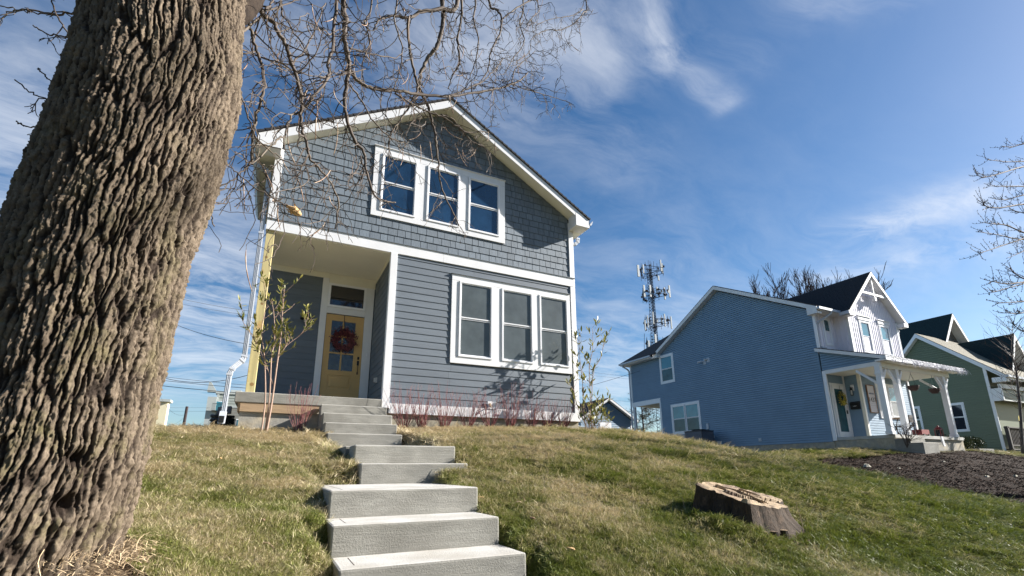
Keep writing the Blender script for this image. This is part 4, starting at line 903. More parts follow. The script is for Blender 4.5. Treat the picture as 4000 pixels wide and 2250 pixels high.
def text(s, size, loc, fr, m, parent, name='lettering', ext=.003):
    cu = bpy.data.curves.new(name, 'FONT'); cu.body = s; cu.size = size; cu.align_x = 'CENTER'; cu.align_y = 'CENTER'; cu.extrude = ext
    o = bpy.data.objects.new(name, cu); COL.objects.link(o); dg = bpy.context.evaluated_depsgraph_get(); me = bpy.data.meshes.new_from_object(o.evaluated_get(dg)); bpy.data.objects.remove(o)
    me.materials.clear(); me.materials.append(MT[m]); U = Vector(fr[1]); Nn = Vector(fr[2]); Mx = Matrix(((U.x,0,Nn.x,loc[0]),(U.y,0,Nn.y,loc[1]),(0,1,0,loc[2]),(0,0,0,1)))
    me.transform(Mx); o = bpy.data.objects.new(name, me); COL.objects.link(o); o.parent = parent; o.matrix_parent_inverse = base_inv(parent); return o
t = thing('porch_sign', 'tall off white sign reading 1437 in a brown frame on the porch wall', 'sign', (22.17,11.0,2.1))
FB = front(11.03)
g = G(*FB); g.box(21.92,22.42,.0,.02,2.15,3.26); g.obj('board', 'sign', t)
g = G(*FB); g.box(21.89,21.92,.0,.035,2.12,3.29); g.box(22.42,22.45,.0,.035,2.12,3.29); g.box(21.92,22.42,.0,.035,2.12,2.15); g.box(21.92,22.42,.0,.035,3.26,3.29); g.obj('frame', 'signframe', t)
text('1437', .27, (22.17,11.006,2.66), FB, 'black', t); text('welcome', .10, (22.17,11.006,2.93), FB, 'slate', t); g = G(*FB); g.box(22.0,22.34,.02,.023,2.51,2.515); g.box(22.0,22.34,.02,.023,2.43,2.435); g.obj('rule', 'slate', t)
t = thing('mailbox', 'black wall mailbox numbered 1437 under the porch lantern of the blue house', 'mailbox', (21.47,11.33,2.3))
g = G(*left(21.515)); g.box(11.16,11.50,.0,.10,2.28,2.52); g.prism([g.p(11.15,0,2.52),g.p(11.51,0,2.52),g.p(11.51,.13,2.50),g.p(11.15,.13,2.50)],[g.p(11.15,0,2.60),g.p(11.51,0,2.60),g.p(11.51,.02,2.59),g.p(11.15,.02,2.59)]); g.obj('box', 'black', t)
text('1437', .07, (21.413,11.33,2.40), ((0,0,0),(0,-1,0),(-1,0,0)), 'white', t)
# icicle lights on the porch fascia
g = G(); r_ = random.Random(12)
for k in range(270):
    x = 20.1+r_.random()**.85*5.7; z = 3.92-r_.random()**1.3*.13; y = 9.10-r_.random()*.04; p = Vector((x,y,z)); pts = [p]
    for s in range(5): p = p+Vector((r_.gauss(0,.05),r_.gauss(0,.015),-abs(r_.gauss(.030,.022)))); pts.append(p)
    g.tube(pts, .0038, 3, cap=False)
g.tube([(19.9+.1*i,9.10,3.93+.01*math.sin(i*2.3)) for i in range(59)], .008, 4)
tag(g.obj('icicle_lights', 'white wire', None), 'tangled white icicle light string along the porch eave of the blue house', 'string lights')
for (bx, lb) in ((22.15,'brown hanging basket nearer the porch posts of the blue house'), (23.75,'brown hanging basket near the right end of the porch')):
    t = thing('hanging_basket', lb, 'basket', (bx,9.5,2.85), 'hanging baskets on the blue porch')
    g = G(); g.lathe((bx,9.5,2.83), [(.10,0),(.17,.08),(.20,.17),(.20,.19),(.17,.18)], 14); g.obj('basket', 'pot', t)
    g = G()
    for a in range(3): q = a*2.1; g.tube([(bx+.19*math.cos(q),9.5+.19*math.sin(q),3.01),(bx,9.5,3.5)], .005, 4)
    g.tube([(bx,9.5,3.5),(bx,9.5,3.57)], .006, 4); g.obj('hanger', 'steel', t)
# air conditioner
t = thing('air_conditioner', 'dark grey air conditioning unit standing against the blue side wall', 'air conditioner', (19.2,17.5,.7))
g = G(); g.box(18.72,19.55,16.95,18.05,.70,1.72); g.obj('cabinet', 'acgrey', t, bevel=.02)
g = G(); g.box(18.70,19.57,16.93,18.07,1.72,1.75); g.obj('lid', 'acgrey', t); g = G(); c_ = (19.13,17.5,1.75)
for k in range(3): R = .14+.11*k; g.tube([(c_[0]+R*math.cos(a*.3491), c_[1]+R*math.sin(a*.3491), c_[2]+.05) for a in range(19)], .012, 5)
for k in range(8): a = k*math.pi/4; g.obox((c_[0],c_[1],1.81),(c_[0]+.36*math.cos(a),c_[1]+.36*math.sin(a),1.79),.01,.01)
g.obj('fan_guard', 'black', t)
g = G()
for k in range(22): g.box(18.715,18.72,16.98+.048*k,17.0+.048*k,.76,1.68)
for k in range(16): g.box(18.76+.048*k,18.78+.048*k,16.945,16.95,.76,1.68)
g.obj('coil_guard', 'slate', t, kind='stuff')
g = G(*front(16.94)); g.box(19.05,19.15,.0,.008,1.22,1.25); g.obj('badge', 'redthing', t)
# porch furniture
t = thing('bistro_chair', 'dark metal chair on the blue porch behind the middle post', 'chair', (23.0,10.3,1.1))
g = G(); g.obox((22.75,10.2,1.1),(22.95,10.2,1.95),.03,.03); g.obox((23.2,10.2,1.1),(23.15,10.2,1.95),.03,.03); g.obox((22.75,10.6,1.1),(22.75,10.6,1.55),.03,.03); g.obox((23.2,10.6,1.1),(23.2,10.6,1.55),.03,.03); g.obj('frame', 'darkwood', t)
g = G(); g.box(22.72,23.24,10.2,10.64,1.55,1.58); g.obj('seat', 'darkwood', t); g = G(); g.box(22.9,23.2,10.18,10.21,1.7,2.0); g.obj('backrest', 'darkwood', t)
t = thing('bistro_table', 'brown slatted folding table on the porch between the posts', 'table', (22.3,10.2,1.1))
g = G()
for k in range(6): g.box(22.0,22.7,10.0+.09*k,10.07+.09*k,1.83,1.85)
g.obj('top', 'deck', t); g = G(); g.obox((22.1,10.1,1.1),(22.6,10.1,1.83),.025,.025); g.obox((22.6,10.1,1.1),(22.1,10.1,1.83),.025,.025); g.obox((22.1,10.45,1.1),(22.6,10.45,1.83),.025,.025); g.obox((22.6,10.45,1.1),(22.1,10.45,1.83),.025,.025); g.obj('legs', 'darkwood', t)
t = thing('red_lantern', 'red metal lantern standing by the right end post of the porch', 'lantern', (24.1,9.8,1.1)); g = G()
g.lathe((24.1,9.8,1.1), [(.12,0),(.12,.05),(.03,.06)], 8)
for a in range(4): q = a*math.pi/2+.78; g.obox((24.1+.13*math.cos(q),9.8+.13*math.sin(q),1.12),(24.1+.13*math.cos(q),9.8+.13*math.sin(q),1.42),.025,.025)
g.lathe((24.1,9.8,1.42), [(.16,0),(.05,.12),(.02,.16)], 8); g.obj('frame', 'redthing', t); g = G(); g.box(24.03,24.17,9.73,9.87,1.15,1.4); g.obj('glass', 'glassdark', t)
t = thing('red_wagon', 'small red and black wagon at the far end of the blue porch', 'wagon', (24.6,10.6,1.1)); g = G(); g.box(24.3,24.9,10.45,10.8,1.28,1.48); g.obj('tray', 'redthing', t)
for (a,b) in ((24.4,10.43),(24.8,10.43),(24.4,10.82),(24.8,10.82)): g = G(); g.tube([(a,b-.02,1.20),(a,b+.02,1.20)], .10, 14); g.obj('wheel', 'black', t)
g = G(); g.tube([(24.3,10.6,1.35),(24.05,10.6,1.6),(23.95,10.6,1.75)], .012, 5); g.obj('handle', 'black', t)
# ------------------------------------------------------------------ the green house
def build_house3():
    h = thing('green_house', 'olive green vinyl sided house with steep dark green gable roofs at the right', 'house', (34.5, 14, .7))
    X = 32.0; F = left(X); yr, zr = 13.0, 7.10; sf = .895; sr = 1.15
    g = G(); A = [(X+.03,10.6,.5),(X+.03,17,.5),(X+.03,17,2.6),(X+.03,yr,zr-.2),(X+.03,10.6,zr-.2-sf*2.4)]
    g.prism(A, [(39.9,y,z) for x,y,z in A]); g.obj('wall', 'vinylgreen', h)
    g = G(); g.box(32.2,40,9.9,17,.1,.72); g.obj('foundation', 'found2', h)
    cuts = [(-sf,1,zr-.16-sf*yr),(sr,1,zr-.16+sr*yr)]
    WA = (11.70,12.50,1.70,3.20); WB = (13.72,13.92,1.74,3.20)
    siding(F, h, 'vinylgreen', 10.60, 16.6, .72, 7.0, .127, cuts=cuts, holes=[(WA[0]+.05,WA[1]-.05,WA[2]+.05,WA[3]-.05)], proud=.024, slot=.020)
    def cas(u0,u1,z0,z1,fr=F,w=.07):
        g = G(*fr); g.box(u0,u1,-.02,.03,z0,z0+w); g.box(u0,u1,-.02,.03,z1-w,z1); g.box(u0,u0+w,-.02,.03,z0+w,z1-w); g.box(u1-w,u1,-.02,.03,z0+w,z1-w); g.obj('casing', 'white', h)
        return (u0+w,u1-w,z0+w,z1-w)
    for q in (WA, (13.62,14.0,1.74,3.22), (12.55,12.95,5.02,5.45)):
        a = cas(*q); window(F, h, *a, 'glassdark', fw=.03, depth=.04)
    g = G(*F); g.box(10.52,10.64,-.02,.035,.7,4.95); g.obj('corner_board', 'white', h)
    xo = 31.7
    yf = 9.80; ze = zr-sf*(yr-yf); roofslab(h, 'rooftan', (xo,yf,ze+.09),(40,yf,ze+.09),(40,yr,zr+.09),(xo,yr,zr+.09), courses=26)
    yq = 17.2; zq = zr-sr*(yq-yr); roofslab(h, 'roofgreen', (xo,yq,zq+.09),(40,yq,zq+.09),(40,yr,zr+.09),(xo,yr,zr+.09), courses=20)
    for (ye, z_) in ((yf, ze), (yq, zq)):
        A = [(xo,ye,z_+.10),(xo,yr,zr+.10),(xo,yr,zr-.14),(xo,ye,z_-.14)]; g = G(); g.prism(A, [(x+.03,y,z) for x,y,z in A]); g.obj('rake_board', 'white', h)
        A = [(xo+.03,ye,z_-.14),(xo+.03,yr,zr-.14),(X+.02,yr,zr-.16),(X+.02,ye,z_-.16)]; g = G(); g.prism(A, [(x,y,z+.03) for x,y,z in A]); g.obj('soffit', 'white', h)
    g = G(); g.box(xo-.004,X+.02,yf-.02,yf+.5,ze-.26,ze-.02); g.box(xo,40,yf-.03,yf,ze-.16,ze+.06); g.obj('eave_return', 'white', h)
    g = G(); g.box(xo,40,yf-.13,yf-.032,ze-.06,ze+.05); g.obj('gutter', 'gutter', h)
    # two steep front gables
    def gable(xc, y0, y1, zt, s, half, wz):
        zb = zt-s*half
        for sg in (-1,1):
            xe = xc+sg*half; roofslab(h, 'roofgreen', (xe,y0,zb),(xe,y1,zb),(xc,y1,zt),(xc,y0,zt), courses=22)
            A = [(xe,y0,zb),(xc,y0,zt),(xc,y0,zt-.30),(xe-sg*.06,y0,zb-.16)]; g = G(); g.prism(A, [(x,y+.04,z) for x,y,z in A]); g.obj('rake_board', 'white', h)
            A = [(xe,y0+.04,zb-.04),(xc,y0+.04,zt-.04),(xc,y0+.55,zt-.04),(xe,y0+.55,zb-.04)]; g = G(); g.prism(A, [(x,y,z-.02) for x,y,z in A]); g.obj('soffit', 'white', h)
        hw = half-.15; fr = front(y0+.5)
        g = G(*fr); g.wallprism([(xc-hw,wz),(xc+hw,wz),(xc+hw,zb+.1),(xc,zt-.15),(xc-hw,zb+.1)], -.1, 0); g.obj('wall', 'vinylbeige', h)
        siding(fr, h, 'vinylbeige', xc-hw, xc+hw, wz, zt-.2, .127, cuts=[(s,1,zt-.12+s*xc),(-s,1,zt-.12-s*xc)])
    gable(36.0, 12.7, 19.0, 8.90, 1.18, 1.75, 6.2); gable(35.75, 10.25, 16.0, 6.98, 1.48, 1.85, 4.2)
    q = cas(35.15,35.65,4.75,5.45, front(10.75), .06); window(front(10.75), h, *q, 'glassblind', fw=.03, depth=.04)
    # porch
    g = G(); g.box(31.98,40,10.12,10.24,3.72,3.93); g.box(31.98,32.08,10.13,10.55,3.1,3.72); g.box(32.08,40,10.13,10.22,3.10,3.14); g.obj('porch_beam', 'white', h)
    siding(front(10.20), h, 'vinylgreen', 32.09, 40, 3.15, 3.71, .127)
    g = G(); g.box(32.0,40,10.25,11.0,3.70,3.72); g.obj('porch_ceiling', 'deck', h)
    siding(front(11.0), h, 'vinylbeige', 32.05, 39.9, .75, 3.70, .127)
    g = G(*front(11.0)); g.box(34.85,35.75,.0,.04,1.0,3.24); d = g.obj('door', 'white', h); g = G(*front(11.0)); g.box(35.05,35.55,.04,.05,1.9,3.05); g.obj('pane', 'glassdark', d)
    g = G(*front(11.0)); g.box(35.98,36.08,.0,.12,2.55,2.85); g.obj('porch_lantern', 'black', h)
    g = G(); g.box(32.1,40,10.27,11.0,.55,.78); g.obj('porch_floor', 'darkwood', h)
    return h
HOUSE3 = build_house3()
wreath('door_wreath', 'white ring wreath on the door of the green house', (35.25,10.94,2.78), .24, .03, 300, 'white wire', front(10.95), .07, seed=9)
t = thing('porch_railing', 'dark stained wooden railing before the porch of the green house', 'railing', (34,10.35,.7))
g = G(); g.box(32.05,32.19,10.28,10.42,.5,1.86); g.obj('post', 'darkwood', t); g = G(); g.box(32.0,38,10.28,10.42,1.78,1.83); g.box(32.19,38,10.32,10.38,.92,.98); g.obj('rail', 'darkwood', t)
for k in range(34): g = G(); g.box(32.32+k*.16,32.36+k*.16,10.33,10.37,.98,1.78); g.obj('baluster', 'darkwood', t)
# kerb blocks, low walls and shrubs between the two houses
t = thing('concrete_path_steps', 'low concrete garden walk with block steps right of the blue porch', 'steps', (26.6,9.6,.5))
g = G(); g.box(26.0,27.3,9.35,11.4,.2,.67); g.obj('step', STEPM, t, bevel=.01); g = G(); g.box(26.0,27.5,8.92,9.346,.1,.48); g.obj('step', STEPM, t, bevel=.01)
for k, (bx, lb) in enumerate(((27.5,'leftmost of three round boxwood bushes behind the concrete walk'),(28.75,'middle of three round boxwood bushes behind the concrete walk'),(29.95,'rightmost of three round boxwood bushes behind the concrete walk'))):
    g = G(); r_ = random.Random(40+k)
    for j in range(1500):
        v = Vector((r_.gauss(0,1),r_.gauss(0,1),r_.gauss(0,1))).normalized()*r_.uniform(.5,1.0); q = Vector((bx+v.x*.48, 11.0+v.y*.48, 1.0+v.z*.34)); dr = (v+Vector((r_.gauss(0,.5),r_.gauss(0,.5),r_.gauss(0,.5)))).normalized(); s = dr.cross(Vector((r_.random(),r_.random(),r_.random()))).normalized()
        g.quad(q, q+dr*.035+s*.018, q+dr*.07, q+dr*.035-s*.018)
    g.tube([(bx,11,.6),(bx,11,1.0)], .03, 5); tag(g.obj('boxwood_bush', 'boxwood', None), lb, 'bush', 'round boxwood bushes')
g = G(); g.prism([(22.42,9.05,.70),(22.56,9.05,.70),(22.48,9.05,1.06),(22.36,9.05,1.06)],[(22.42,9.09,.70),(22.56,9.09,.70),(22.48,9.09,1.06),(22.36,9.09,1.06)]); tag(g.obj('downspout_stub', 'white', None), 'short leaning white stake right of the blue porch steps', 'stake')
# ------------------------------------------------------------------ small blue garage and things behind
t = thing('garage', 'small blue sided garage with white door behind the right corner of the grey house', 'garage', (20,26,.7))
FG = front(26.0); xc, zt = 20.1, 4.55; sG = .60
g = G(*FG); g.wallprism([(17.9,.6),(22.2,.6),(22.2,zt-.25-sG*2.1),(xc,zt-.25),(17.9,zt-.25-sG*2.2)], -5.5, -.02); g.obj('wall', 'vinylblue', t)
siding(FG, t, 'vinylblue', 17.9, 22.1, .9, 4.4, .127, cuts=[(sG,1,zt-.22+sG*xc),(-sG,1,zt-.22-sG*xc)], proud=.022, slot=.024)
for sg, half in ((-1,2.45),(1,2.35)):
    xe = xc+sg*half; roofslab(t, 'roofbrown', (xe,25.7,zt-sG*half),(xe,31.6,zt-sG*half),(xc,31.6,zt),(xc,25.7,zt), courses=16)
    A = [(xe,25.7,zt-sG*half),(xc,25.7,zt),(xc,25.7,zt-.16),(xe,25.7,zt-.16-sG*half)]; g = G(); g.prism(A, [(x,y+.03,z) for x,y,z in A]); g.obj('rake_board', 'white', t)
    A = [(xe,25.73,zt-.15-sG*half),(xc,25.73,zt-.15),(xc,26.0,zt-.15),(xe,26.0,zt-.15-sG*half)]; g = G(); g.prism(A, [(x,y,z+.02) for x,y,z in A]); g.obj('soffit', 'white', t)
g = G(*FG); g.box(19.3,20.35,.0,.03,.7,2.92); g.obj('door_casing', 'white', t); g = G(*FG); g.box(19.4,20.25,.03,.05,.7,2.83); g.obj('door', 'vinylw', t); g = G(*FG); g.box(22.0,22.12,.0,.03,.7,3.1); g.obj('corner_board', 'white', t)
t = thing('deck_railing', 'brown wooden deck railing seen through the rear porch of the blue house', 'railing', (24.5,27.5,.8)); g = G(); g.box(23.4,26.6,27.45,27.55,2.44,2.50); g.obj('rail', 'deck', t)
for k in range(13): g = G(); g.box(23.45+.24*k,23.53+.24*k,27.47,27.53,.9,2.44); g.obj('baluster', 'deck', t)
t = thing('covered_grill', 'grill under a dark green cover on the rear porch of the blue house', 'grill', (21.0,22.6,.86)); g = G()
g.prism([(20.55,22.2,.86),(21.9,22.2,.86),(21.9,22.9,.86),(20.55,22.9,.86)],[(20.6,22.25,1.45),(21.85,22.25,1.45),(21.85,22.85,1.45),(20.6,22.85,1.45)]); g.prism([(20.6,22.25,1.45),(21.85,22.25,1.45),(21.85,22.85,1.45),(20.6,22.85,1.45)],[(20.95,22.4,1.88),(21.3,22.4,1.88),(21.3,22.7,1.88),(20.95,22.7,1.88)]); g.obj('cover', 'cover', t, bevel=.06)
# ------------------------------------------------------------------ the big tree in front
def barkmat():
    m = bpy.data.materials.new('furrowed bark'); m.use_nodes = True; nt = m.node_tree; N = nt.nodes.new; L = nt.links.new; p = nt.nodes['Principled BSDF']; p.inputs['Roughness'].default_value = .88; p.inputs['Specular IOR Level'].default_value = .25
    tc = N('ShaderNodeTexCoord'); at = N('ShaderNodeAttribute'); at.attribute_name = 'ridge'
    def ns(sc, det=6, st=(1,1,1), ro=.65):
        mp = N('ShaderNodeMapping'); mp.inputs['Scale'].default_value = st; L(tc.outputs['Object'], mp.inputs[0]); n = N('ShaderNodeTexNoise'); n.inputs['Scale'].default_value = sc; n.inputs['Detail'].default_value = det; n.inputs['Roughness'].default_value = ro; L(mp.outputs[0], n.inputs[0]); return n.outputs[0]
    def ramp(f, *st):
        c = N('ShaderNodeValToRGB'); e = c.color_ramp.elements
        for i, (pz, cl) in enumerate(st):
            x = e[i] if i < 2 else e.new(pz)
            x.position = pz; x.color = (*cl, 1)
        L(f, c.inputs[0]); return c.outputs[0]
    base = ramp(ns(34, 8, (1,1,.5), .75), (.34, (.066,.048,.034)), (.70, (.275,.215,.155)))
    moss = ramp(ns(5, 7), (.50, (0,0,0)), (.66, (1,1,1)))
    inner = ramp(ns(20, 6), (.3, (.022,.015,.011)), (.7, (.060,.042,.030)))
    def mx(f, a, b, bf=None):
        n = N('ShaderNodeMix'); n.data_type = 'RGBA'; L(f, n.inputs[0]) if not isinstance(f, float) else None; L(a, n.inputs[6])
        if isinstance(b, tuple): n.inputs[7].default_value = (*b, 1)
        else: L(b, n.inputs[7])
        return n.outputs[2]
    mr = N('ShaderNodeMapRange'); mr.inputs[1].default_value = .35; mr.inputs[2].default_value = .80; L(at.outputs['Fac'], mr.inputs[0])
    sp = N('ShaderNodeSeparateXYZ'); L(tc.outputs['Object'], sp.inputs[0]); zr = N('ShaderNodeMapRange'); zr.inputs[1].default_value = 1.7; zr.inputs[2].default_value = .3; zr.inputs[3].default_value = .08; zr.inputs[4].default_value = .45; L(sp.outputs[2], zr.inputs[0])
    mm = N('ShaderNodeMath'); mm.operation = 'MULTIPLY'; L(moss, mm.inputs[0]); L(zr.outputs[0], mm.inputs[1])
    c = mx(mr.outputs[0], inner, mx(mm.outputs[0], base, (.150,.140,.045))); L(c, p.inputs['Base Color'])  # furrows darker: deeper bark's own brown plus crevice shade put into the colour
    bp = N('ShaderNodeBump'); bp.inputs['Distance'].default_value = .010; L(ns(60, 10, (1,1,.35), .8), bp.inputs['Height']); L(bp.outputs[0], p.inputs['Normal']); return m
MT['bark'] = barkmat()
def worley(s, t, seed):
    si = np.floor(s).astype(np.int64); ti = np.floor(t).astype(np.int64); F1 = np.full(s.shape, 9.0); F2 = np.full(s.shape, 9.0); cid = np.zeros(s.shape)
    def h(a, b, k):
        n = (a*73856093 ^ b*19349663 ^ (seed*83492791+k*2654435)) & 0x7fffffff; n = ((n ^ (n >> 13))*1274126177) & 0x7fffffff; return ((n ^ (n >> 16)) & 0xffff)/65535.0
    for da in (-1,0,1):
        for db in (-1,0,1):
            a, b = si+da, ti+db; px, py = a+.08+.84*h(a,b,1), b+.08+.84*h(a,b,2); d = np.hypot(s-px, t-py); nw = d < F1
            F2 = np.where(nw, F1, np.minimum(F2, d)); cid = np.where(nw, h(a,b,3), cid); F1 = np.where(nw, d, F1)
    return F1, F2, cid
TRUNK = np.array([(-.80,-1.03,.52),(-.60,-1.02,.47),(-.42,-1.01,.428),(-.22,-.955,.402),(.04,-.898,.382),(.377,-.875,.355),(.743,-.852,.349),(1.056,-.831,.346),(1.52,-.783,.366),(2.075,-.745,.377),(2.61,-.776,.352),(3.2,-.80,.34)])
TY = 2.8
def build_tree():
    tree = thing('catalpa_tree', 'huge leaning tree trunk with furrowed bark and bare drooping branches at the left', 'tree', (-.95,TY,-.4))
    c0 = math.atan2(-2.8, .85); fr = np.linspace(-1.85, 1.85, 440); bk = np.linspace(1.85, 2*math.pi-1.85, 42)[1:-1]; th = np.r_[fr, bk]+c0; n = len(th)
    zs = np.arange(-.80, 3.2, .0060); Tt, Zz = np.meshgrid(th, zs)
    cx = np.interp(Zz, TRUNK[:,0], TRUNK[:,1]); R = np.interp(Zz, TRUNK[:,0], TRUNK[:,2])
    loc = Tt-c0; s = loc*.36; t = Zz-.12*s
    ws = s+(fbm(s*9+3, t*5+9, 5, 21, .62)-.5)*.052+(fbm(s*2, t*1.1, 2, 5)-.5)*.05; wt = t+(fbm(s*14+30, t*10, 3, 8)-.5)*.10
    J1, J2, jid = worley(ws/.026+9, wt/.34, 27); jg = np.clip((J2-J1+.16*(fbm(s*90,t*26,4,19,.65)-.5))/.30, 0, 1); jg = jg**.85
    F1, F2, cid = worley(ws/.044, wt/.075, 3); e = F2-F1; pl = np.clip((e+.16*(fbm(s*80,t*40,3,12)-.5))/.30, 0, 1); pl = pl*pl*(3-2*pl)
    pl = pl*jg
    G1, G2, gid = worley(ws/.017+5, wt/.040, 9); f = np.clip((G2-G1)/.24, 0, 1)
    K1, K2, kid = worley((ws+.012*fbm(s*40,t*40,2,3))/.013, wt/.017, 15); kf = np.clip((K2-K1)/.35, 0, 1)
    deep = .6+.5*fbm(s*3, t*1.5, 2, 44)
    disp = jg*.025*deep+pl*.0065+(f-1)*.0045*pl+(gid-.5)*.005*pl+(cid-.5)*.007*pl+(jid-.5)*.012*jg+(fbm(s*130, t*16, 3, 61)-.5)*.006+(kf-1)*.0040+(kid-.5)*.0035+(fbm(s*75, t*40, 4, 2, .7)-.5)*.016+(fbm(s*3.5, t*2.2, 3, 71)-.5)*.026
    base = np.clip((.25-Zz)/.8, 0, 1); disp += base*(fbm(s*6, t*7, 4, 91)-.45)*.05
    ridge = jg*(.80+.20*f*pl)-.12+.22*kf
    # knot holes low on the trunk
    for (ix, iy, rr, dp) in ((294,1790,.026,.06),(246,1973,.032,.065),(397,1564,.016,.04)):
        zc = at_y(ix, iy, TY-.36).z; xw = at_y(ix, iy, TY-.33).x; cc = np.interp(zc, TRUNK[:,0], TRUNK[:,1]); rc = np.interp(zc, TRUNK[:,0], TRUNK[:,2]); sn = max(-.95, min(.95, (xw-cc)/rc)); a = -math.pi/2+math.asin(sn)-c0
        d = np.hypot((loc-a)*.36*1.0, (Zz-zc)*.8)/rr; disp += -dp*np.exp(-d**2*1.2)+.10*abs(dp)*np.exp(-((d-1.6)/.5)**2); ridge -= (dp > 0)*1.2*np.exp(-d**2)
    rr = R-.016+disp; X = cx+rr*np.cos(Tt); Y = TY+rr*np.sin(Tt); V = np.c_[X.ravel(), Y.ravel(), Zz.ravel()]
    i = np.arange(len(zs)*n).reshape(len(zs), n); j = np.roll(i, -1, axis=1); F = np.c_[i[:-1].ravel(), j[:-1].ravel(), j[1:].ravel(), i[1:].ravel()]
    me = bpy.data.meshes.new('trunk'); me.vertices.add(len(V)); me.vertices.foreach_set('co', V.ravel()); me.loops.add(F.size); me.loops.foreach_set('vertex_index', F.ravel().astype(np.int32)); me.polygons.add(len(F)); me.polygons.foreach_set('loop_start', np.arange(len(F))*4); me.polygons.foreach_set('use_smooth', np.ones(len(F), bool)); me.update()
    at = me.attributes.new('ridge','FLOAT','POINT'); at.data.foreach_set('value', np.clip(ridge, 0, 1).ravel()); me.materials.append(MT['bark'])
    o = bpy.data.objects.new('trunk', me); COL.objects.link(o); o.parent = tree; o.matrix_parent_inverse = base_inv(tree)
    # upper trunk and limbs above the picture
    def limb(pts, r, nm='limb'):
        g = G(); pts, r = smooth(pts, r, 6); g.tube(pts, r, 12); g.obj(nm, 'bark', tree, smooth=True)
    limb([(-.80,2.8,3.15),(-.85,2.85,4.2),(-.6,3.0,5.4),(-.7,3.1,7)], [.33,.27,.2,.12])
    limb([(-.7,2.8,2.62),(-.46,2.88,2.80),(-.15,3.1,4.0),(1.2,3.5,5.4),(2.6,4.1,7.0),(4.2,4.9,8.7),(6.0,5.6,9.9)], [.13,.085,.08,.07,.055,.04,.02])
    limb([(-.6,2.9,3.6),(.3,4.2,5.5),(1.5,5.4,7.8),(3.2,6.2,9.8)], [.10,.08,.06,.03])
    limb([(-.8,2.9,4.3),(-2.0,4.4,5.2),(-3.6,5.5,5.5)], [.11,.07,.04])
    return tree
def smooth(pts, r, k=5):
    P_ = np.array([tuple(p) for p in pts], float); r = np.broadcast_to(np.array(r, float), (len(P_),)); n = len(P_)
    if n < 3: return P_, r
    out = []; ro = []
    for i in range(n-1):
        p0, p1, p2, p3 = P_[max(i-1,0)], P_[i], P_[i+1], P_[min(i+2,n-1)]
        for j in range(k):
            t = j/k; out.append(.5*((2*p1)+(-p0+p2)*t+(2*p0-5*p1+4*p2-p3)*t*t+(-p0+3*p1-3*p2+p3)*t**3)); ro.append(r[i]*(1-t)+r[i+1]*t)
    out.append(P_[-1]); ro.append(r[-1]); return np.array(out), np.array(ro)
TREE = build_tree()
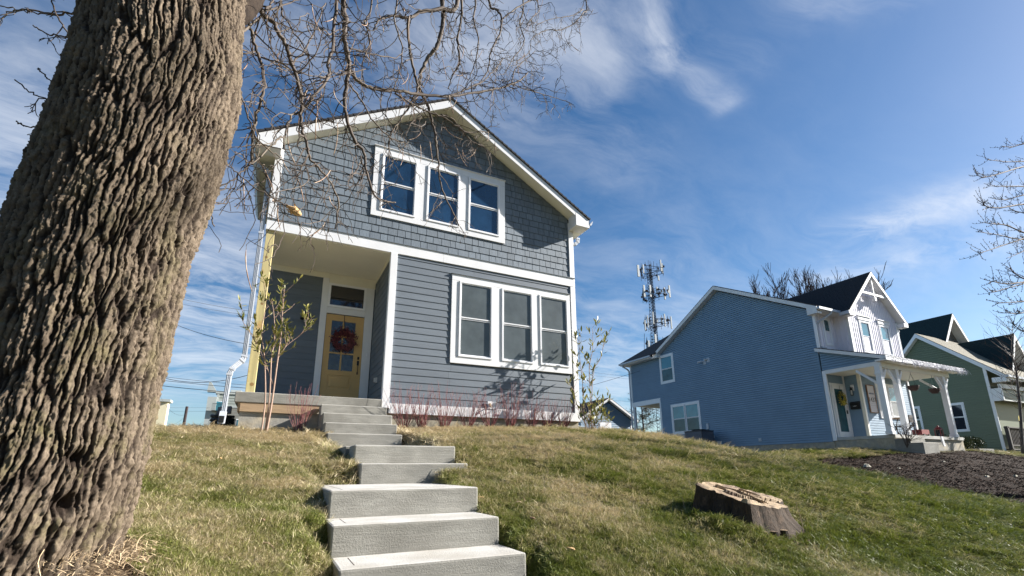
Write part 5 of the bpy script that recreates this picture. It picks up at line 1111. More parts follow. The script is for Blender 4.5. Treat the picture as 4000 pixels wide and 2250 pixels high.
# branches that hang across the picture: traced positions at the distance each one hangs
BR = [ # (points in the upper picture), distance start, distance end, half width start, end
 ([(350,-20),(420,130),(500,270),(545,400),(590,530),(608,640),(600,760),(640,900),(660,990),(720,1060),(800,1160),(840,1290),(820,1440)],3.0,3.5,12,3.5),
 ([(255,60),(275,150),(310,270),(355,400),(375,520),(350,640),(310,800),(295,960),(300,1035)],3.0,3.3,9,7),
 ([(868,-20),(885,120),(875,230),(900,330),(905,450),(885,600),(890,740),(940,880),(1000,960),(1020,1100),(1070,1230),(1130,1262),(1200,1275)],3.6,4.1,15,3.5),
 ([(832,-20),(810,150),(805,300),(775,400),(780,470),(740,540),(620,680),(540,740),(500,850),(450,880),(330,1000),(250,1060),(180,1130),(60,1200)],3.5,3.0,9,3),
 ([(1490,-20),(1495,150),(1460,290),(1400,370),(1355,480),(1350,560),(1400,660),(1440,800),(1455,900),(1470,1040),(1480,1150),(1540,1300),(1600,1420)],4.4,5.0,12,3),
 ([(905,430),(970,510),(1060,555),(1200,570),(1350,595),(1540,605),(1650,590),(1800,565),(1930,530),(2000,490),(2030,458)],3.9,4.6,10,3.5),
 ([(1540,605),(1650,560),(1750,510),(1830,430),(1880,365)],4.25,4.5,4.5,2),
 ([(1930,530),(2050,570),(2150,600),(2270,635)],4.5,4.7,3,1.2),
 ([(1930,530),(1945,450),(2000,390),(2080,320)],4.5,4.6,3.5,1.5),
 ([(1780,-20),(1840,60),(1870,120),(1850,220),(1800,320),(1780,440),(1740,505),(1690,560)],5.0,4.8,6,2.5),
 ([(1870,120),(1960,50),(2070,-10)],5.0,5.1,4,3.5),
 ([(1610,-20),(1612,120),(1590,250),(1600,400),(1560,470),(1530,560)],4.6,4.8,7,2.5),
 ([(1590,-10),(1480,55),(1380,70),(1280,110),(1180,100),(1100,125),(1060,190)],4.4,4.2,12,3.5),
 ([(1280,110),(1285,300),(1310,420),(1340,560),(1310,620),(1260,710),(1190,810),(1160,880),(1150,1000),(1100,1080)],4.3,4.5,8,2.5),
 ([(1195,585),(1300,650),(1400,700),(1500,740),(1580,790),(1650,828),(1760,828)],4.1,4.3,5,2.5),
 ([(215,560),(270,720),(330,870),(430,960),(540,1030),(650,1045),(725,1018)],3.0,3.2,4.5,3),
 ([(40,975),(110,1010),(200,1090),(330,1190),(450,1260),(530,1300)],2.9,3.1,3,2),
 ([(2395,-10),(2380,80),(2320,150),(2230,190),(2150,190),(2060,240),(2040,330),(1960,380)],5.6,5.2,3.5,1.5),
 ([(2090,-10),(2100,70),(2060,110),(2000,200)],5.6,5.4,3,1.5),
 ([(2380,60),(2300,100),(2180,120),(2080,160)],5.6,5.3,2.5,1.2),
 ([(200,300),(330,350),(470,410),(650,470),(800,480),(1010,435)],3.0,3.6,4,2.5),
 ([(905,300),(1050,340),(1190,365),(1245,330)],3.8,4.1,4,2),
 ([(205,100),(330,30),(420,60),(520,20),(640,-20)],3.0,3.3,6,3),
 ([(910,530),(1000,660),(1060,760),(1160,860),(1260,900)],3.9,4.2,5,2.5),
 ([(1485,720),(1560,750),(1640,850),(1700,900),(1760,920)],4.7,4.9,4,2),
 ([(640,990),(600,1080),(560,1190)],3.4,3.4,5,2),
 ([(200,220),(340,110),(420,20),(450,-20)],2.95,3.2,7,4),
 ([(545,400),(640,300),(700,160),(760,20)],3.2,3.4,5,3),
 ([(1210,-20),(1190,120),(1240,300),(1220,470),(1160,620),(1130,760)],4.1,4.3,5,2),
 ([(1700,-20),(1690,120),(1720,260),(1690,420),(1640,540)],4.9,4.9,5,2),
 ([(480,-20),(520,140),(640,330),(660,470),(700,600)],3.3,3.4,5,2),
 ([(1050,-20),(1010,140),(1040,260),(990,420),(1010,560)],4.0,4.1,5,2),
 ([(2000,-20),(1980,150),(2010,260),(1930,380),(1880,470)],5.3,5.1,4,1.5),
 ([(980,980),(1000,1080),(960,1150),(880,1200)],4.0,4.0,4,1.5)]
LB = [ # left of the trunk
 ([(0,110),(60,60),(150,50),(300,75),(400,50),(500,-15)],3.6,3.4,2.5,5),
 ([(0,30),(100,50),(210,70),(330,60)],3.6,3.4,2,3), ([(440,275),(410,230),(360,185),(300,90),(262,-15)],3.3,3.4,4,3),
 ([(170,130),(250,180),(350,187),(460,183)],3.4,3.3,2.5,4), ([(75,410),(150,470),(230,510),(300,518),(390,505)],3.3,3.2,2.5,3.5),
 ([(85,625),(110,640),(170,655),(295,665),(400,690)],3.3,3.2,1.8,3), ([(195,350),(220,375),(250,405),(310,415),(365,432),(450,440)],3.3,3.2,1.5,2.5),
 ([(240,568),(280,575),(330,580),(400,590)],3.3,3.2,1,1.5), ([(1170,1047),(1110,1045),(1060,1035),(1000,1000)],3.3,3.2,1.2,2), ([(1100,1165),(1085,1110),(1060,1060),(1020,1020)],3.3,3.2,1.2,2)]
def grow(r, p, d, L, rad0, lvl, out, grav=.55, rad1=.0022):
    n = max(4, int(L/.045)); pts = [p]; d = d.normalized(); st = L/n
    for i in range(n):
        d = (d+Vector((r.gauss(0,.30),r.gauss(0,.30),r.gauss(0,.30)-grav*.20))).normalized(); p = p+d*st; pts.append(p)
    out.append((pts, rad0, rad1))
    if lvl > 0:
        for k in range(r.randint(2,4) if lvl > 1 else r.randint(1,3)):
            i = r.randint(1, n-1); q = pts[i]; dd = (d+Vector((r.gauss(0,.9),r.gauss(0,.9),r.gauss(0,.7)-.2))).normalized(); grow(r, q, dd, L*r.uniform(.25,.6), rad0*.6, lvl-1, out, grav)
def pxpath(seq, off, sc, y0, y1, w0, w1):
    n = len(seq); pts = []; rr = []
    for i, (a, b) in enumerate(seq):
        t = i/(n-1); Y_ = y0+(y1-y0)*t; p = at_y(off[0]+a*sc, off[1]+b*sc, Y_); pts.append(p); dep = float(np.dot(np.array(p), _f)); rr.append((w0+(w1-w0)*t)*sc*dep/FPX)
    return pts, rr
def build_branches():
    r = random.Random(11); tw = []; tips = []
    for (L_, off, sc) in ((BR,(800,0),.6211),(LB,(0,0),.7593)):
        for (seq,y0,y1,w0,w1) in L_:
            pts, rr = pxpath(seq, off, sc, y0, y1, w0*.5, w1*.5)
            rr = [max(x*2.3, .0036) for x in rr]
            if seq[0][1] < 0:      # joins the limbs overhead
                a = pts[0]; x = a.x; b = Vector((x*.9-.1, a.y*.95, a.z+1.1+.2*abs(x))); pts = [b]+pts; rr = [rr[0]*1.15]+rr
            P_, R_ = smooth(pts, rr, 6)
            for i in range(1, len(P_)-1): P_[i] += np.array([r.gauss(0,.004) for _ in range(3)])
            R_ = R_*np.array([1+.12*abs(r.gauss(0,1)) if i%3 == 0 else 1 for i in range(len(R_))])
            g = G(); g.tube(P_, R_, 7); g.obj('branch', 'twig', TREE, smooth=True)
            acc = 0; lf = 1 if L_ is BR else .35
            for i in range(3, len(P_)):
                acc += np.linalg.norm(P_[i]-P_[i-1])
                if acc > .090/lf*(r.uniform(.6,1.4)):
                    acc = 0; p = Vector(P_[i]); t = Vector(P_[i]-P_[i-1]).normalized()
                    d = (t*.6+Vector((r.gauss(0,.8),r.gauss(0,.6),r.gauss(0,.6)-.55))).normalized()
                    grow(r, p, d, r.uniform(.14,.62)*(1 if lf == 1 else .45), min(max(R_[i]*.6,.0038),.0066), 2 if r.random() < .75 else 1, tw)
    g = G()
    for pts, a, b in tw:
        n = len(pts); g.tube(pts, [a+(b-a)*k/(n-1) for k in range(n)], 3, cap=False)
    g.obj('twigs', 'twig', TREE, kind='stuff')
    # long dry seed pods
    ends = [t for t in tw if t[0][0].x > -.6]
    for k in range(120):
        pts = r.choice(ends)[0]; p = pts[-1]; g = G(); L = r.uniform(.14,.30); q = [p]; d = Vector((r.gauss(0,.25),r.gauss(0,.25),-1)).normalized(); c = Vector((r.gauss(0,.11),r.gauss(0,.11),0)); n = 8
        for i in range(n): d = (d+c).normalized(); p = p+d*L/n; q.append(p)
        g.tube(q, [.0014]+[.0032+.0006*math.sin(i*2.1) for i in range(n-1)]+[.0010], 5); g.obj('seed_pod', 'pod', TREE, smooth=True)
    # the dry cocoon-like leaf at the end of the long twig
    g = G(); c = at_y(800+560*.6211, 1322*.6211, 3.1); a = at_y(800+520*.6211, 1295*.6211, 3.1); d = (c-a).normalized()
    pts = [a-d*.01, a+d*.008, c-d*.012, c+d*.004, c+d*.030, c+d*.052]; g.tube(pts, [.003,.010,.021,.026,.022,.007], 10)
    for i in range(60): q = c+Vector((r.gauss(0,.014),r.gauss(0,.014),r.gauss(0,.014))); e = Vector((r.gauss(0,1),r.gauss(0,1),r.gauss(0,1))).normalized()*.014; s = e.cross(Vector((.3,.5,.8))).normalized()*.008; g.quad(q, q+e*.5+s, q+e, q+e*.5-s)
    o = g.obj('curled_leaf', 'cocoon', TREE)
build_branches()
# dry tall grass against the trunk
g = G(); r_ = random.Random(5)
for k in range(900):
    a = r_.uniform(-.9, .45); R = .44+r_.uniform(-.02,.14); x = -.99+R*math.cos(a); y = TY+R*math.sin(a); z = Hf(x, y) if k % 9 == 0 else z
    p = Vector((x,y,z-.01)); d = Vector((r_.gauss(.7,.5),r_.gauss(-.2,.5),1.0)).normalized(); L = r_.uniform(.03,.10); w = Vector((r_.gauss(0,1),r_.gauss(0,1),0)).normalized()*.0013; pts = [p]
    for s in range(4): p = p+d*L/4; d = (d+Vector((.25+r_.gauss(0,.1),r_.gauss(0,.1),-.42))).normalized(); pts.append(p)
    i = len(g.v)
    for q in pts: g.v += [tuple(q-w), tuple(q+w)]
    g.f += [(i+2*k_,i+2*k_+1,i+2*k_+3,i+2*k_+2) for k_ in range(4)]
tag(g.obj('dry_grass_clump', mat('straw grass', (.56,.42,.26), .7, .35, 50), None), 'long straw coloured grass bunched against the right foot of the big trunk', None, kind='stuff')
# ------------------------------------------------------------------ magnolia saplings
def leafmesh():
    V = []; F = []; n = 5
    for i in range(n+1):
        t = i/n; w = .145*math.sin(math.pi*min(1,t**.85))**.8 if 0 < i < n else .004; z = -.12*t*t; V += [(t,-w,z+w*.45),(t,0,z),(t,w,z+w*.45)]
    for i in range(n): a = i*3; F += [(a,a+1,a+4,a+3),(a+1,a+2,a+5,a+4)]
    me = bpy.data.meshes.new('leaf'); me.from_pydata(V,[],F); me.polygons.foreach_set('use_smooth',[True]*len(me.polygons)); me.materials.append(MT['leaf']); return me
LEAF = leafmesh()
def magnolia(label, stems, base, seed, nl, group, zlow, size=(.06,.105), bias=1.0):
    r = random.Random(seed); t = thing('magnolia_sapling', label, 'sapling', base, group); nodes = []
    for (pts, r0, r1) in stems:
        P_, R_ = smooth(pts, np.linspace(r0, r1, len(pts)), 5); g = G(); g.tube(P_, R_, 7); g.obj('stem', 'magstem', t, smooth=True); tw = []
        for i in range(len(P_)):
            if P_[i][2] < zlow or r.random() < .35: continue
            p = Vector(P_[i]); up = Vector(P_[min(i+1,len(P_)-1)]-P_[max(i-1,0)]).normalized()
            for k in range(r.choice((1,1,2))):
                out = Vector((r.gauss(0,1),r.gauss(0,1),0)).normalized(); d = (up*.8+out*r.uniform(.5,1.1)).normalized(); L = r.uniform(.10,.42); q = p; ps = [q]
                for s in range(5): d = (d+Vector((0,0,.14))+Vector((r.gauss(0,.1),r.gauss(0,.1),r.gauss(0,.1)))).normalized(); q = q+d*L/5; ps.append(q); nodes.append((q, d, s))
                tw.append(ps)
        g = G()
        for ps in tw: g.tube(ps, np.linspace(.0035,.0016,len(ps)), 4)
        if tw: g.obj('twigs', 'magstem', t, smooth=True)
    ends = [n for n in nodes if n[2] >= 2]; r.shuffle(ends)
    for k in range(nl):
        p, d, s = ends[k % len(ends)]; x = (d*.7+Vector((r.gauss(0,.75),r.gauss(0,.75),r.gauss(.25,.5)))).normalized(); y = x.cross(Vector((r.gauss(0,.3),r.gauss(0,.3),1))).normalized(); z = x.cross(y); s_ = r.uniform(*size)
        o = bpy.data.objects.new('leaf', LEAF); COL.objects.link(o); o.parent = t; o.matrix_parent_inverse = base_inv(t)
        o.matrix_basis = Matrix(((x.x*s_,y.x*s_,z.x*s_,p.x),(x.y*s_,y.y*s_,z.y*s_,p.y),(x.z*s_,y.z*s_,z.z*s_,p.z),(0,0,0,1)))
    return t
def pv(x, y, Y_): return at_y(x, y, Y_)
ym = 8.95
def zfix(pts): return pts
magnolia('young leafy magnolia with pinkish stems before the pine porch post, left of the door', [
  ([pv(1020,1692,ym),pv(1036,1560,ym),pv(1033,1400,ym),pv(1022,1290,ym),pv(1040,1190,ym+.05),pv(1032,1120,ym+.1)], .014,.004),
  ([pv(1034,1692,ym+.03),pv(1052,1560,ym),pv(1060,1400,ym),pv(1072,1330,ym),pv(1070,1230,ym),pv(1060,1170,ym)], .015,.004),
  ([pv(1040,1692,ym),pv(1062,1570,ym),pv(1085,1400,ym),pv(1098,1300,ym),pv(1104,1210,ym),pv(1112,1130,ym)], .018,.004),
  ([pv(1085,1400,ym),pv(1120,1350,ym),pv(1180,1300,ym),pv(1205,1240,ym)], .006,.003),
  ([pv(1065,1500,ym),pv(1030,1400,ym),pv(985,1310,ym),pv(950,1260,ym)], .006,.003)], at_y(1035,1692,ym), 3, 400, 'magnolia saplings by the grey house', 1.55, (.08,.14))
ym = 9.28
magnolia('young leafy magnolia throwing its shadow on the siding at the right corner', [
  ([pv(2290,1685,ym),pv(2280,1600,ym),pv(2275,1480,ym),pv(2265,1400,ym),pv(2262,1330,ym)], .012,.004),
  ([pv(2300,1690,ym),pv(2306,1560,ym),pv(2302,1440,ym),pv(2316,1360,ym),pv(2314,1280,ym)], .012,.004),
  ([pv(2310,1690,ym),pv(2312,1560,ym),pv(2318,1450,ym),pv(2345,1400,ym),pv(2360,1330,ym)], .012,.004),
  ([pv(2305,1690,ym),pv(2330,1640,ym),pv(2345,1600,ym),pv(2360,1565,ym)], .008,.004),
  ([pv(2295,1680,ym),pv(2260,1600,ym),pv(2245,1540,ym),pv(2240,1480,ym)], .007,.003),
  ([pv(2312,1688,ym),pv(2335,1660,ym-.05),pv(2352,1640,ym-.1)], .007,.004), ([pv(2300,1688,ym),pv(2290,1655,ym-.1),pv(2300,1625,ym-.15)], .007,.004), ([pv(2318,1690,ym),pv(2350,1676,ym),pv(2375,1655,ym)], .006,.003), ([pv(2305,1690,ym),pv(2318,1650,ym+.1),pv(2322,1610,ym+.1)], .007,.004)], at_y(2305,1690,ym), 8, 400, 'magnolia saplings by the grey house', 0.85, (.105,.17))
# ------------------------------------------------------------------ red twig dogwoods along the foundation
spots = [(1165,1690,1500,.24,'single red dogwood clump left of the porch steps, over the tan foundation')]+[(x,y,t_,.22,l) for x,y,t_,l in (
 (1576,1672,1495,'first clump of bare red dogwood stems right of the stairs'),(1650,1668,1508,'second clump of bare red dogwood stems from the stairs'),
 (1735,1665,1498,'third clump of bare red dogwood stems from the stairs'),(1828,1668,1512,'fourth clump of bare red dogwood stems, left of the white vent plate'),
 (1911,1668,1520,'clump of bare red dogwood stems right under the white vent plate'),(1993,1670,1495,'clump of bare red dogwood stems just right of the white vent plate'),
 (2075,1674,1535,'third clump of red dogwood stems from the right end of the row'),(2135,1678,1540,'next to last clump of red dogwood stems, in the magnolia shadow'),(2200,1682,1550,'last clump of red dogwood stems by the right corner board'))]
for k, (bx, by, ty, sp, lb) in enumerate(spots):
    r_ = random.Random(100+k); Y_ = 9.40 if k else 9.25; b = at_y(bx, by, Y_); b.z = Hf(b.x, b.y)-.01; Ht = at_y(bx, ty, Y_).z-b.z; g = G()
    for s in range(46 if k else 30):
        a = r_.uniform(0,6.283); q = r_.random()**.7; hh = Ht*r_.uniform(.45,1.08); p = b+Vector((math.cos(a)*.05,math.sin(a)*.04,0)); d = Vector((math.cos(a)*q*(.75 if k else .45),math.sin(a)*q*.5,1)).normalized(); pts = [p]; n = 6
        for i in range(n): d = (d+Vector((r_.gauss(0,.06),r_.gauss(0,.06),.10))).normalized(); p = p+d*hh/n; pts.append(p)
        g.tube(pts, np.linspace(.0042,.0016,n+1), 4)
        for j in range(r_.randint(0,2)):
            i = r_.randint(2,n-1); q0 = pts[i]; dd = (d+Vector((r_.gauss(0,.4),r_.gauss(0,.3),.1))).normalized(); g.tube([q0, q0+dd*.06, q0+dd*.12+Vector((0,0,.03))], [.0022,.0018,.001], 3)
    o = g.obj('dogwood_shrub', 'redtwig', None, smooth=True, origin=tuple(b)); tag(o, lb, 'shrub', 'red twig dogwood shrubs along the foundation')
# ------------------------------------------------------------------ stump
def build_stump():
    sx, sy = STUMP; t = thing('tree_stump', 'low cut tree stump with pale splintered top on the right of the lawn', 'stump', (sx, sy, Hf(sx,sy)))
    # outline of the cut face and of the flared foot
    r = np.random.RandomState(3); n = 140; th = np.linspace(0, 2*math.pi, n, endpoint=False)
    rad_ = (1+.10*np.sin(3*th+1)+.06*np.sin(5*th)+.05*np.sin(9*th+2))
    zt = lambda x, y: ZT0+(x-sx)*-.13+(y-sy)*.36
    rows = []; A = .51; B = .29; nz = 26
    for k in range(nz+1):
        q = k/nz; fl = 1+(.25+.45*np.clip(np.cos(th+.55),0,1))*(1-q)**1.8
        rr = rad_*fl+.10*(1-q*.5)*(np.abs(np.sin(th*7+.9*np.sin(th*3)+q*.6))-.6)+.16*(fbm(th*7, np.full(n, q*1.6), 4, 5, .65)-.5)*(1-.5*q)
        x = sx+A*rr*np.cos(th); y = sy+B*rr*np.sin(th); top = zt(x, y)+.03*(fbm(th*6, th*0+1.0, 2, 7)-.5); bot = np.minimum(H(x, y)-.06, top-.12); rows.append(np.c_[x, y, bot+(top-bot)*q])
    g = G(); i0 = 0
    for R_ in rows: g.v += [tuple(v) for v in R_.tolist()]
    for k in range(nz):
        for j in range(n): l = (j+1)%n; g.f.append((k*n+j, k*n+l, (k+1)*n+l, (k+1)*n+j))
    g.obj('stump_bark', 'stumpbark', t, smooth=False)
    # cut face with torn ridges along the grain
    g = G(); T = rows[-1]; m = 26
    for k in range(m+1):
        q = 1-k/m*.985; 
        for j in range(n):
            x = sx+(T[j,0]-sx)*q; y = sy+(T[j,1]-sy)*q; u = (x-sx)*.35+(y-sy)*.94; w = (x-sx)*.94-(y-sy)*.35
            z = float(zt(x,y))+.085*float(fbm(np.array([u*16.0]), np.array([w*1.6]), 4, 4)[0]-.5)*(1 if k else .3)+(.03 if float(vnoise(np.array([u*11.0]), np.array([w*2.1]), 9)[0]) > .68 and k else 0)
            g.v.append((x,y,z if k else T[j,2]))
    for k in range(m):
        for j in range(n): l = (j+1)%n; g.f.append((k*n+j, k*n+l, (k+1)*n+l, (k+1)*n+j))
    g.f.append(tuple(m*n+j for j in range(n))); g.obj('cut_face', 'woodcut', t)
    for (a, b, c, e) in ((-.12,-.02,.05,-.22),(.02,.06,.26,-.03),(-.30,.08,-.12,.02)):
        g = G(); z = zt(sx+a, sy+b)+.012; g.prism([(sx+a,sy+b,z),(sx+a+.03,sy+b+.05,z),(sx+c+.02,sy+e+.03,zt(sx+c,sy+e)+.015),(sx+c,sy+e,zt(sx+c,sy+e)+.01)],[(sx+a,sy+b,z+.035),(sx+a+.03,sy+b+.05,z+.025),(sx+c+.02,sy+e+.03,zt(sx+c,sy+e)+.02),(sx+c,sy+e,zt(sx+c,sy+e)+.018)]); g.obj('splinter', 'woodcut', t)
    for (px, py, rr, hh) in ((3020,2050,.042,.09),(3062,2070,.038,.10),(2985,2040,.028,.06),(2960,2035,.03,.04)):
        p = at_y(px, py, sy-.40); z = Hf(p.x,p.y); g = G(); g.tube([(p.x,p.y,z-.05),(p.x+.01,p.y,z+hh*.5),(p.x,p.y,z+hh)], [rr*1.1,rr,rr*.9], 9); g.obj('cut_root', 'stumpbark', t); g = G(); g.tube([(p.x,p.y,z+hh),(p.x,p.y,z+hh+.004)], rr*.85, 9); g.obj('cut_face', 'woodcut', t)
    return t
ZT0 = -.285
build_stump()
# splintered chips around the stump
r_ = random.Random(6); g = G()
for k in range(420):
    x, y = (4.5+r_.gauss(0,.40), 3.10+r_.gauss(0,.10)) if k < 230 else (4.85+r_.random()*.55, 3.08-r_.random()*.30); z = Hf(x,y); a = r_.uniform(0,6.28); L = r_.uniform(.015,.06); w = r_.uniform(.004,.014); d = Vector((math.cos(a),math.sin(a),r_.uniform(-.2,.5))).normalized(); g.obox(Vector((x,y,z+.012)), Vector((x,y,z+.012))+d*L, w, w*.5)
tag(g.obj('wood_chips', 'woodcut' if False else mat('torn wood chips', (.30,.20,.13), .8, .6, 30), None), 'torn bark and wood chips littering the grass below the stump', None, kind='stuff')
# ------------------------------------------------------------------ litter on the lawn
def curvy(name, label, cat, px, py, Y_, L, rad_, m, seed, curl=.25, group=None):
    r_ = random.Random(seed); p = at_y(px, py, Y_); p.z = 0; a = r_.uniform(-.6,.6); pts = []
    for i in range(12):
        q = Vector((p.x,p.y,Hf(p.x,p.y)+.035+.012*math.sin(i))); pts.append(q); p = p+Vector((math.cos(a),math.sin(a),0))*L/11; a += curl*.35+r_.gauss(0,.12)
    g = G(); g.tube(pts, np.linspace(rad_, rad_*.45, 12), 6); return tag(g.obj(name, m, None, smooth=True, origin=tuple(pts[0])), label, cat, group)
curvy('fallen_pod', 'curved pale seed pod lying in the grass right of the stairs', 'seed pod', 2010, 2015, 4.0, .26, .0065, 'pod', 1, .8)
curvy('fallen_twig', 'thin brown twig on the lawn at the crest right of the porch', 'twig', 2430, 1717, 8.2, .5, .006, 'pod', 2, .1)
curvy('fallen_twig', 'thin dark twig lying on the grass at lower left near the trunk', 'twig', 1020, 2130, 3.2, .22, .0045, 'pod', 3, .2)
curvy('fallen_twig', 'short twig half over the left end of the tread beside dry grass', 'twig', 1370, 1888, 4.95, .25, .0045, 'twig', 14, .1)
g = G(); p = at_y(2668, 1915, 3.75); z = Hf(p.x,p.y); g.tube([(p.x,p.y,z-.02),(p.x-.005,p.y,z+.07),(p.x-.02,p.y,z+.16)], [.004,.0035,.002], 5); tag(g.obj('dead_stalk', 'magstem', None), 'thin pale upright stalk just left of the stump', 'stalk')
g = G(); p = at_y(3140, 2080, 3.25); z = Hf(p.x,p.y); g.tube([(p.x,p.y,z-.02),(p.x-.01,p.y,z+.15),(p.x-.06,p.y,z+.33)], [.0035,.003,.0015], 5); tag(g.obj('dead_stalk', 'magstem', None), 'tall thin stalk arching up at the right side of the stump', 'stalk')
LITTER = [(1500,1745),(2290,1830),(2520,1900),(2080,2040),(1880,1960),(2860,2070),(3470,2030),(3340,2120),(860,1800),(1030,2050),(620,1720),(1700,1712),(2080,1712),(2530,1870),(3050,1990),(3720,2040),(2230,2160)]
for k, (px, py) in enumerate(LITTER):
    r_ = random.Random(60+k); d = pray(px, py); p = None
    for s in np.linspace(2.2, 14, 400):
        q = Vector(d*(s/d[1]))
        if q.z <= Hf(q.x, q.y)+.03: p = q; break
    if p is None: continue
    g = G(); a = r_.uniform(0,6.28); L = .022+.014*r_.random(); c, s = math.cos(a)*L, math.sin(a)*L
    pts = [(-1,0,.0),(-.3,.45,.012),(.6,.35,.004),(1,0,.018),(.4,-.4,.0),(-.5,-.35,.014)]; W_ = [(p.x+x*c-y*s, p.y+x*s+y*c, Hf(p.x,p.y)+.045+z) for x,y,z in pts]; g.prism([(a_,b_,c_-.002) for a_,b_,c_ in W_], W_)
    side = 'left of the stairs' if px < 1350 else ('between stairs and stump' if px < 2700 else 'right of the stump')
    tag(g.obj('dead_leaf', 'cocoon' if k % 3 else 'pod', None), ('small curled brown dead leaf lying in the grass ' if k % 3 else 'small dark dead leaf lying in the grass ')+side, 'leaf', 'dead leaves on the lawn '+side)
# pale stones and debris on the mulch
for k, (px, py, Y_, s) in enumerate(((3085,1783,9.0,.13),(3160,1792,8.9,.10),(3385,1822,7.9,.20),(3510,1823,7.6,.14),(3860,1883,6.2,.16),(3690,1822,7.5,.12),(3240,1780,9.3,.22),(3975,1892,6.0,.12))):
    r_ = random.Random(70+k); p = at_y(px, py, Y_); z = Hf(p.x,p.y); g = G(); bmr = []
    for i in range(8): a = i*math.pi/4; q = s*r_.uniform(.6,1.0); bmr.append((p.x+q*math.cos(a), p.y+q*.5*math.sin(a)))
    g.prism([(x,y,z-.02) for x,y in bmr], [(p.x+(x-p.x)*.55, p.y+(y-p.y)*.55, z+s*r_.uniform(.20,.40)) for x,y in bmr])
    tag(g.obj('rubble_piece', 'found2' if k not in (6,) else 'dirt', None), ['pale chip of rubble at the upper left edge of the mulch','small grey chunk near the left edge of the mulch','broad pale stone lying mid mulch left of centre','pale narrow stone next to the broad one on the mulch','pale stone low on the mulch slope at the right','flat pale piece high on the mulch below the walk','dark clod of soil behind the pale chips','pale stone at the right edge of the picture on the mulch'][k], 'stone')
# bare twiggy bush before the blue porch corner
def bush(name, label, base, ht, seed, n, m='twigfar', sp=.5, origin=True):
    r_ = random.Random(seed); g = G(); b = Vector(base)
    def rec(p, d, L, ra, lv):
        pts = [p]; 
        for i in range(4): d = (d+Vector((r_.gauss(0,.14),r_.gauss(0,.14),.05))).normalized(); p = p+d*L/4; pts.append(p)
        g.tube(pts, np.linspace(ra, ra*.6, 5), 3 if lv < 2 else 4, cap=False)
        if lv > 0:
            for k in range(r_.randint(2,3)): rec(pts[r_.randint(2,4)], (d+Vector((r_.gauss(0,.5),r_.gauss(0,.5),r_.gauss(0,.25)))).normalized(), L*.62, ra*.6, lv-1)
    for k in range(n): a = r_.uniform(0,6.283); rec(b, Vector((math.cos(a)*sp*r_.random(), math.sin(a)*sp*r_.random(), 1)).normalized(), ht*.42, .012*ht, 3)
    return tag(g.obj(name, m, None, origin=tuple(b)), label, 'bush')
bush('bare_bush', 'leafless twiggy bush in front of the blue house porch steps', (19.6,8.95,.6), 1.25, 5, 9, 'twig')
# ------------------------------------------------------------------ trees
def treegrow(g, r_, p, d, L, ra, lv, up=.06, spread=.55, nb=(2,3), tip=None, minr=.008, seg=5, ratio=.72):
    pts = [p]
    for i in range(seg): d = (d+Vector((r_.gauss(0,.09),r_.gauss(0,.09),up+r_.gauss(0,.05)))).normalized(); p = p+d*L/seg; pts.append(p)
    rs = np.linspace(ra, max(ra*.62,minr*.7), seg+1); g[0 if lv > 2 else 1].tube(pts, rs, 6 if lv > 3 else 3, cap=False)
    if lv <= 0:
        if tip is not None: tip.append((pts[-1], d))
        return
    for k in range(r_.randint(*nb)):
        i = seg if k == 0 else r_.randint(2, seg); e = Vector((r_.gauss(0,1),r_.gauss(0,1),r_.gauss(0,.5))); e = (e-d*e.dot(d)).normalized()
        treegrow(g, r_, pts[i], (d+e*spread*r_.uniform(.5,1.3)).normalized(), L*ratio*r_.uniform(.75,1.15), max(ra*.62,minr), lv-1, up, spread, nb, tip, minr, seg, ratio)
def bare(name, label, cat, base, ht, seed, lv=6, m='twigfar', group=None, minr=.012, trunk=.2, spread=.5, up=.07, nb=(2,3), lean=(0,0), seg=5, ratio=.72):
    r_ = random.Random(seed); t = thing(name, label, cat, base, group); g = (G(), G())
    treegrow(g, r_, Vector(base), Vector((lean[0],lean[1],1)).normalized(), ht*.27, trunk, lv, up, spread, nb, None, minr, seg, ratio)
    g[0].obj('trunk', m, t, smooth=True); g[1].obj('crown', m, t, kind='stuff'); return t
for k, (ix, D_, ht, lb) in enumerate(((3000,26.5,20,'leftmost bare winter tree over the blue house roof'),(3048,27.5,22.3,'dark bare tree second from the left behind the blue roof'),(3098,28,23.6,'tallest bare tree in the middle of the group behind the blue roof'),(3148,27.5,22.3,'bare tree right of the tallest one behind the dormer ridge'),(3190,27.5,20.8,'rightmost bare tree showing over the dark dormer roof'))):
    p = at_y(ix, 1250, D_); bare('bare_tree', lb, 'tree', (p.x,p.y,.3), ht, 200+k, 6, group='bare trees behind the blue house', minr=.018, trunk=.26, spread=.36, up=.085, nb=(3,4), seg=4, ratio=.70)
for k, (ix, D_, ht, lb) in enumerate(((2440,70,8.5,'small bare tree between garage and blue house'),(2395,90,8,'thin bare tree far behind the blue garage roof'),(775,85,7.5,'small bare bush-like tree left of the apartment block'))):
    p = at_y(ix, 1650, D_); bare('bare_tree', lb, 'tree', (p.x,p.y,.3), ht, 230+k, 5, minr=.014, trunk=.12, spread=.5)
for k, (x_, y_, ht, lb) in enumerate(((3.6,-6,19,'bare street tree added out of view for the yellow door glass to reflect'),(8.5,-7,21,'bare street tree added out of view for the upper windows to reflect'),(14.5,-6.5,19,'bare street tree added out of view for the lower windows to reflect'))):
    bare('bare_tree', lb, 'tree', (x_,y_,-1.5), ht, 260+k, 5, group='street trees added for the windows to mirror', minr=.018, trunk=.26, spread=.5, up=.07, nb=(3,3))  # unseen trees added behind the viewpoint so the panes have branches to reflect
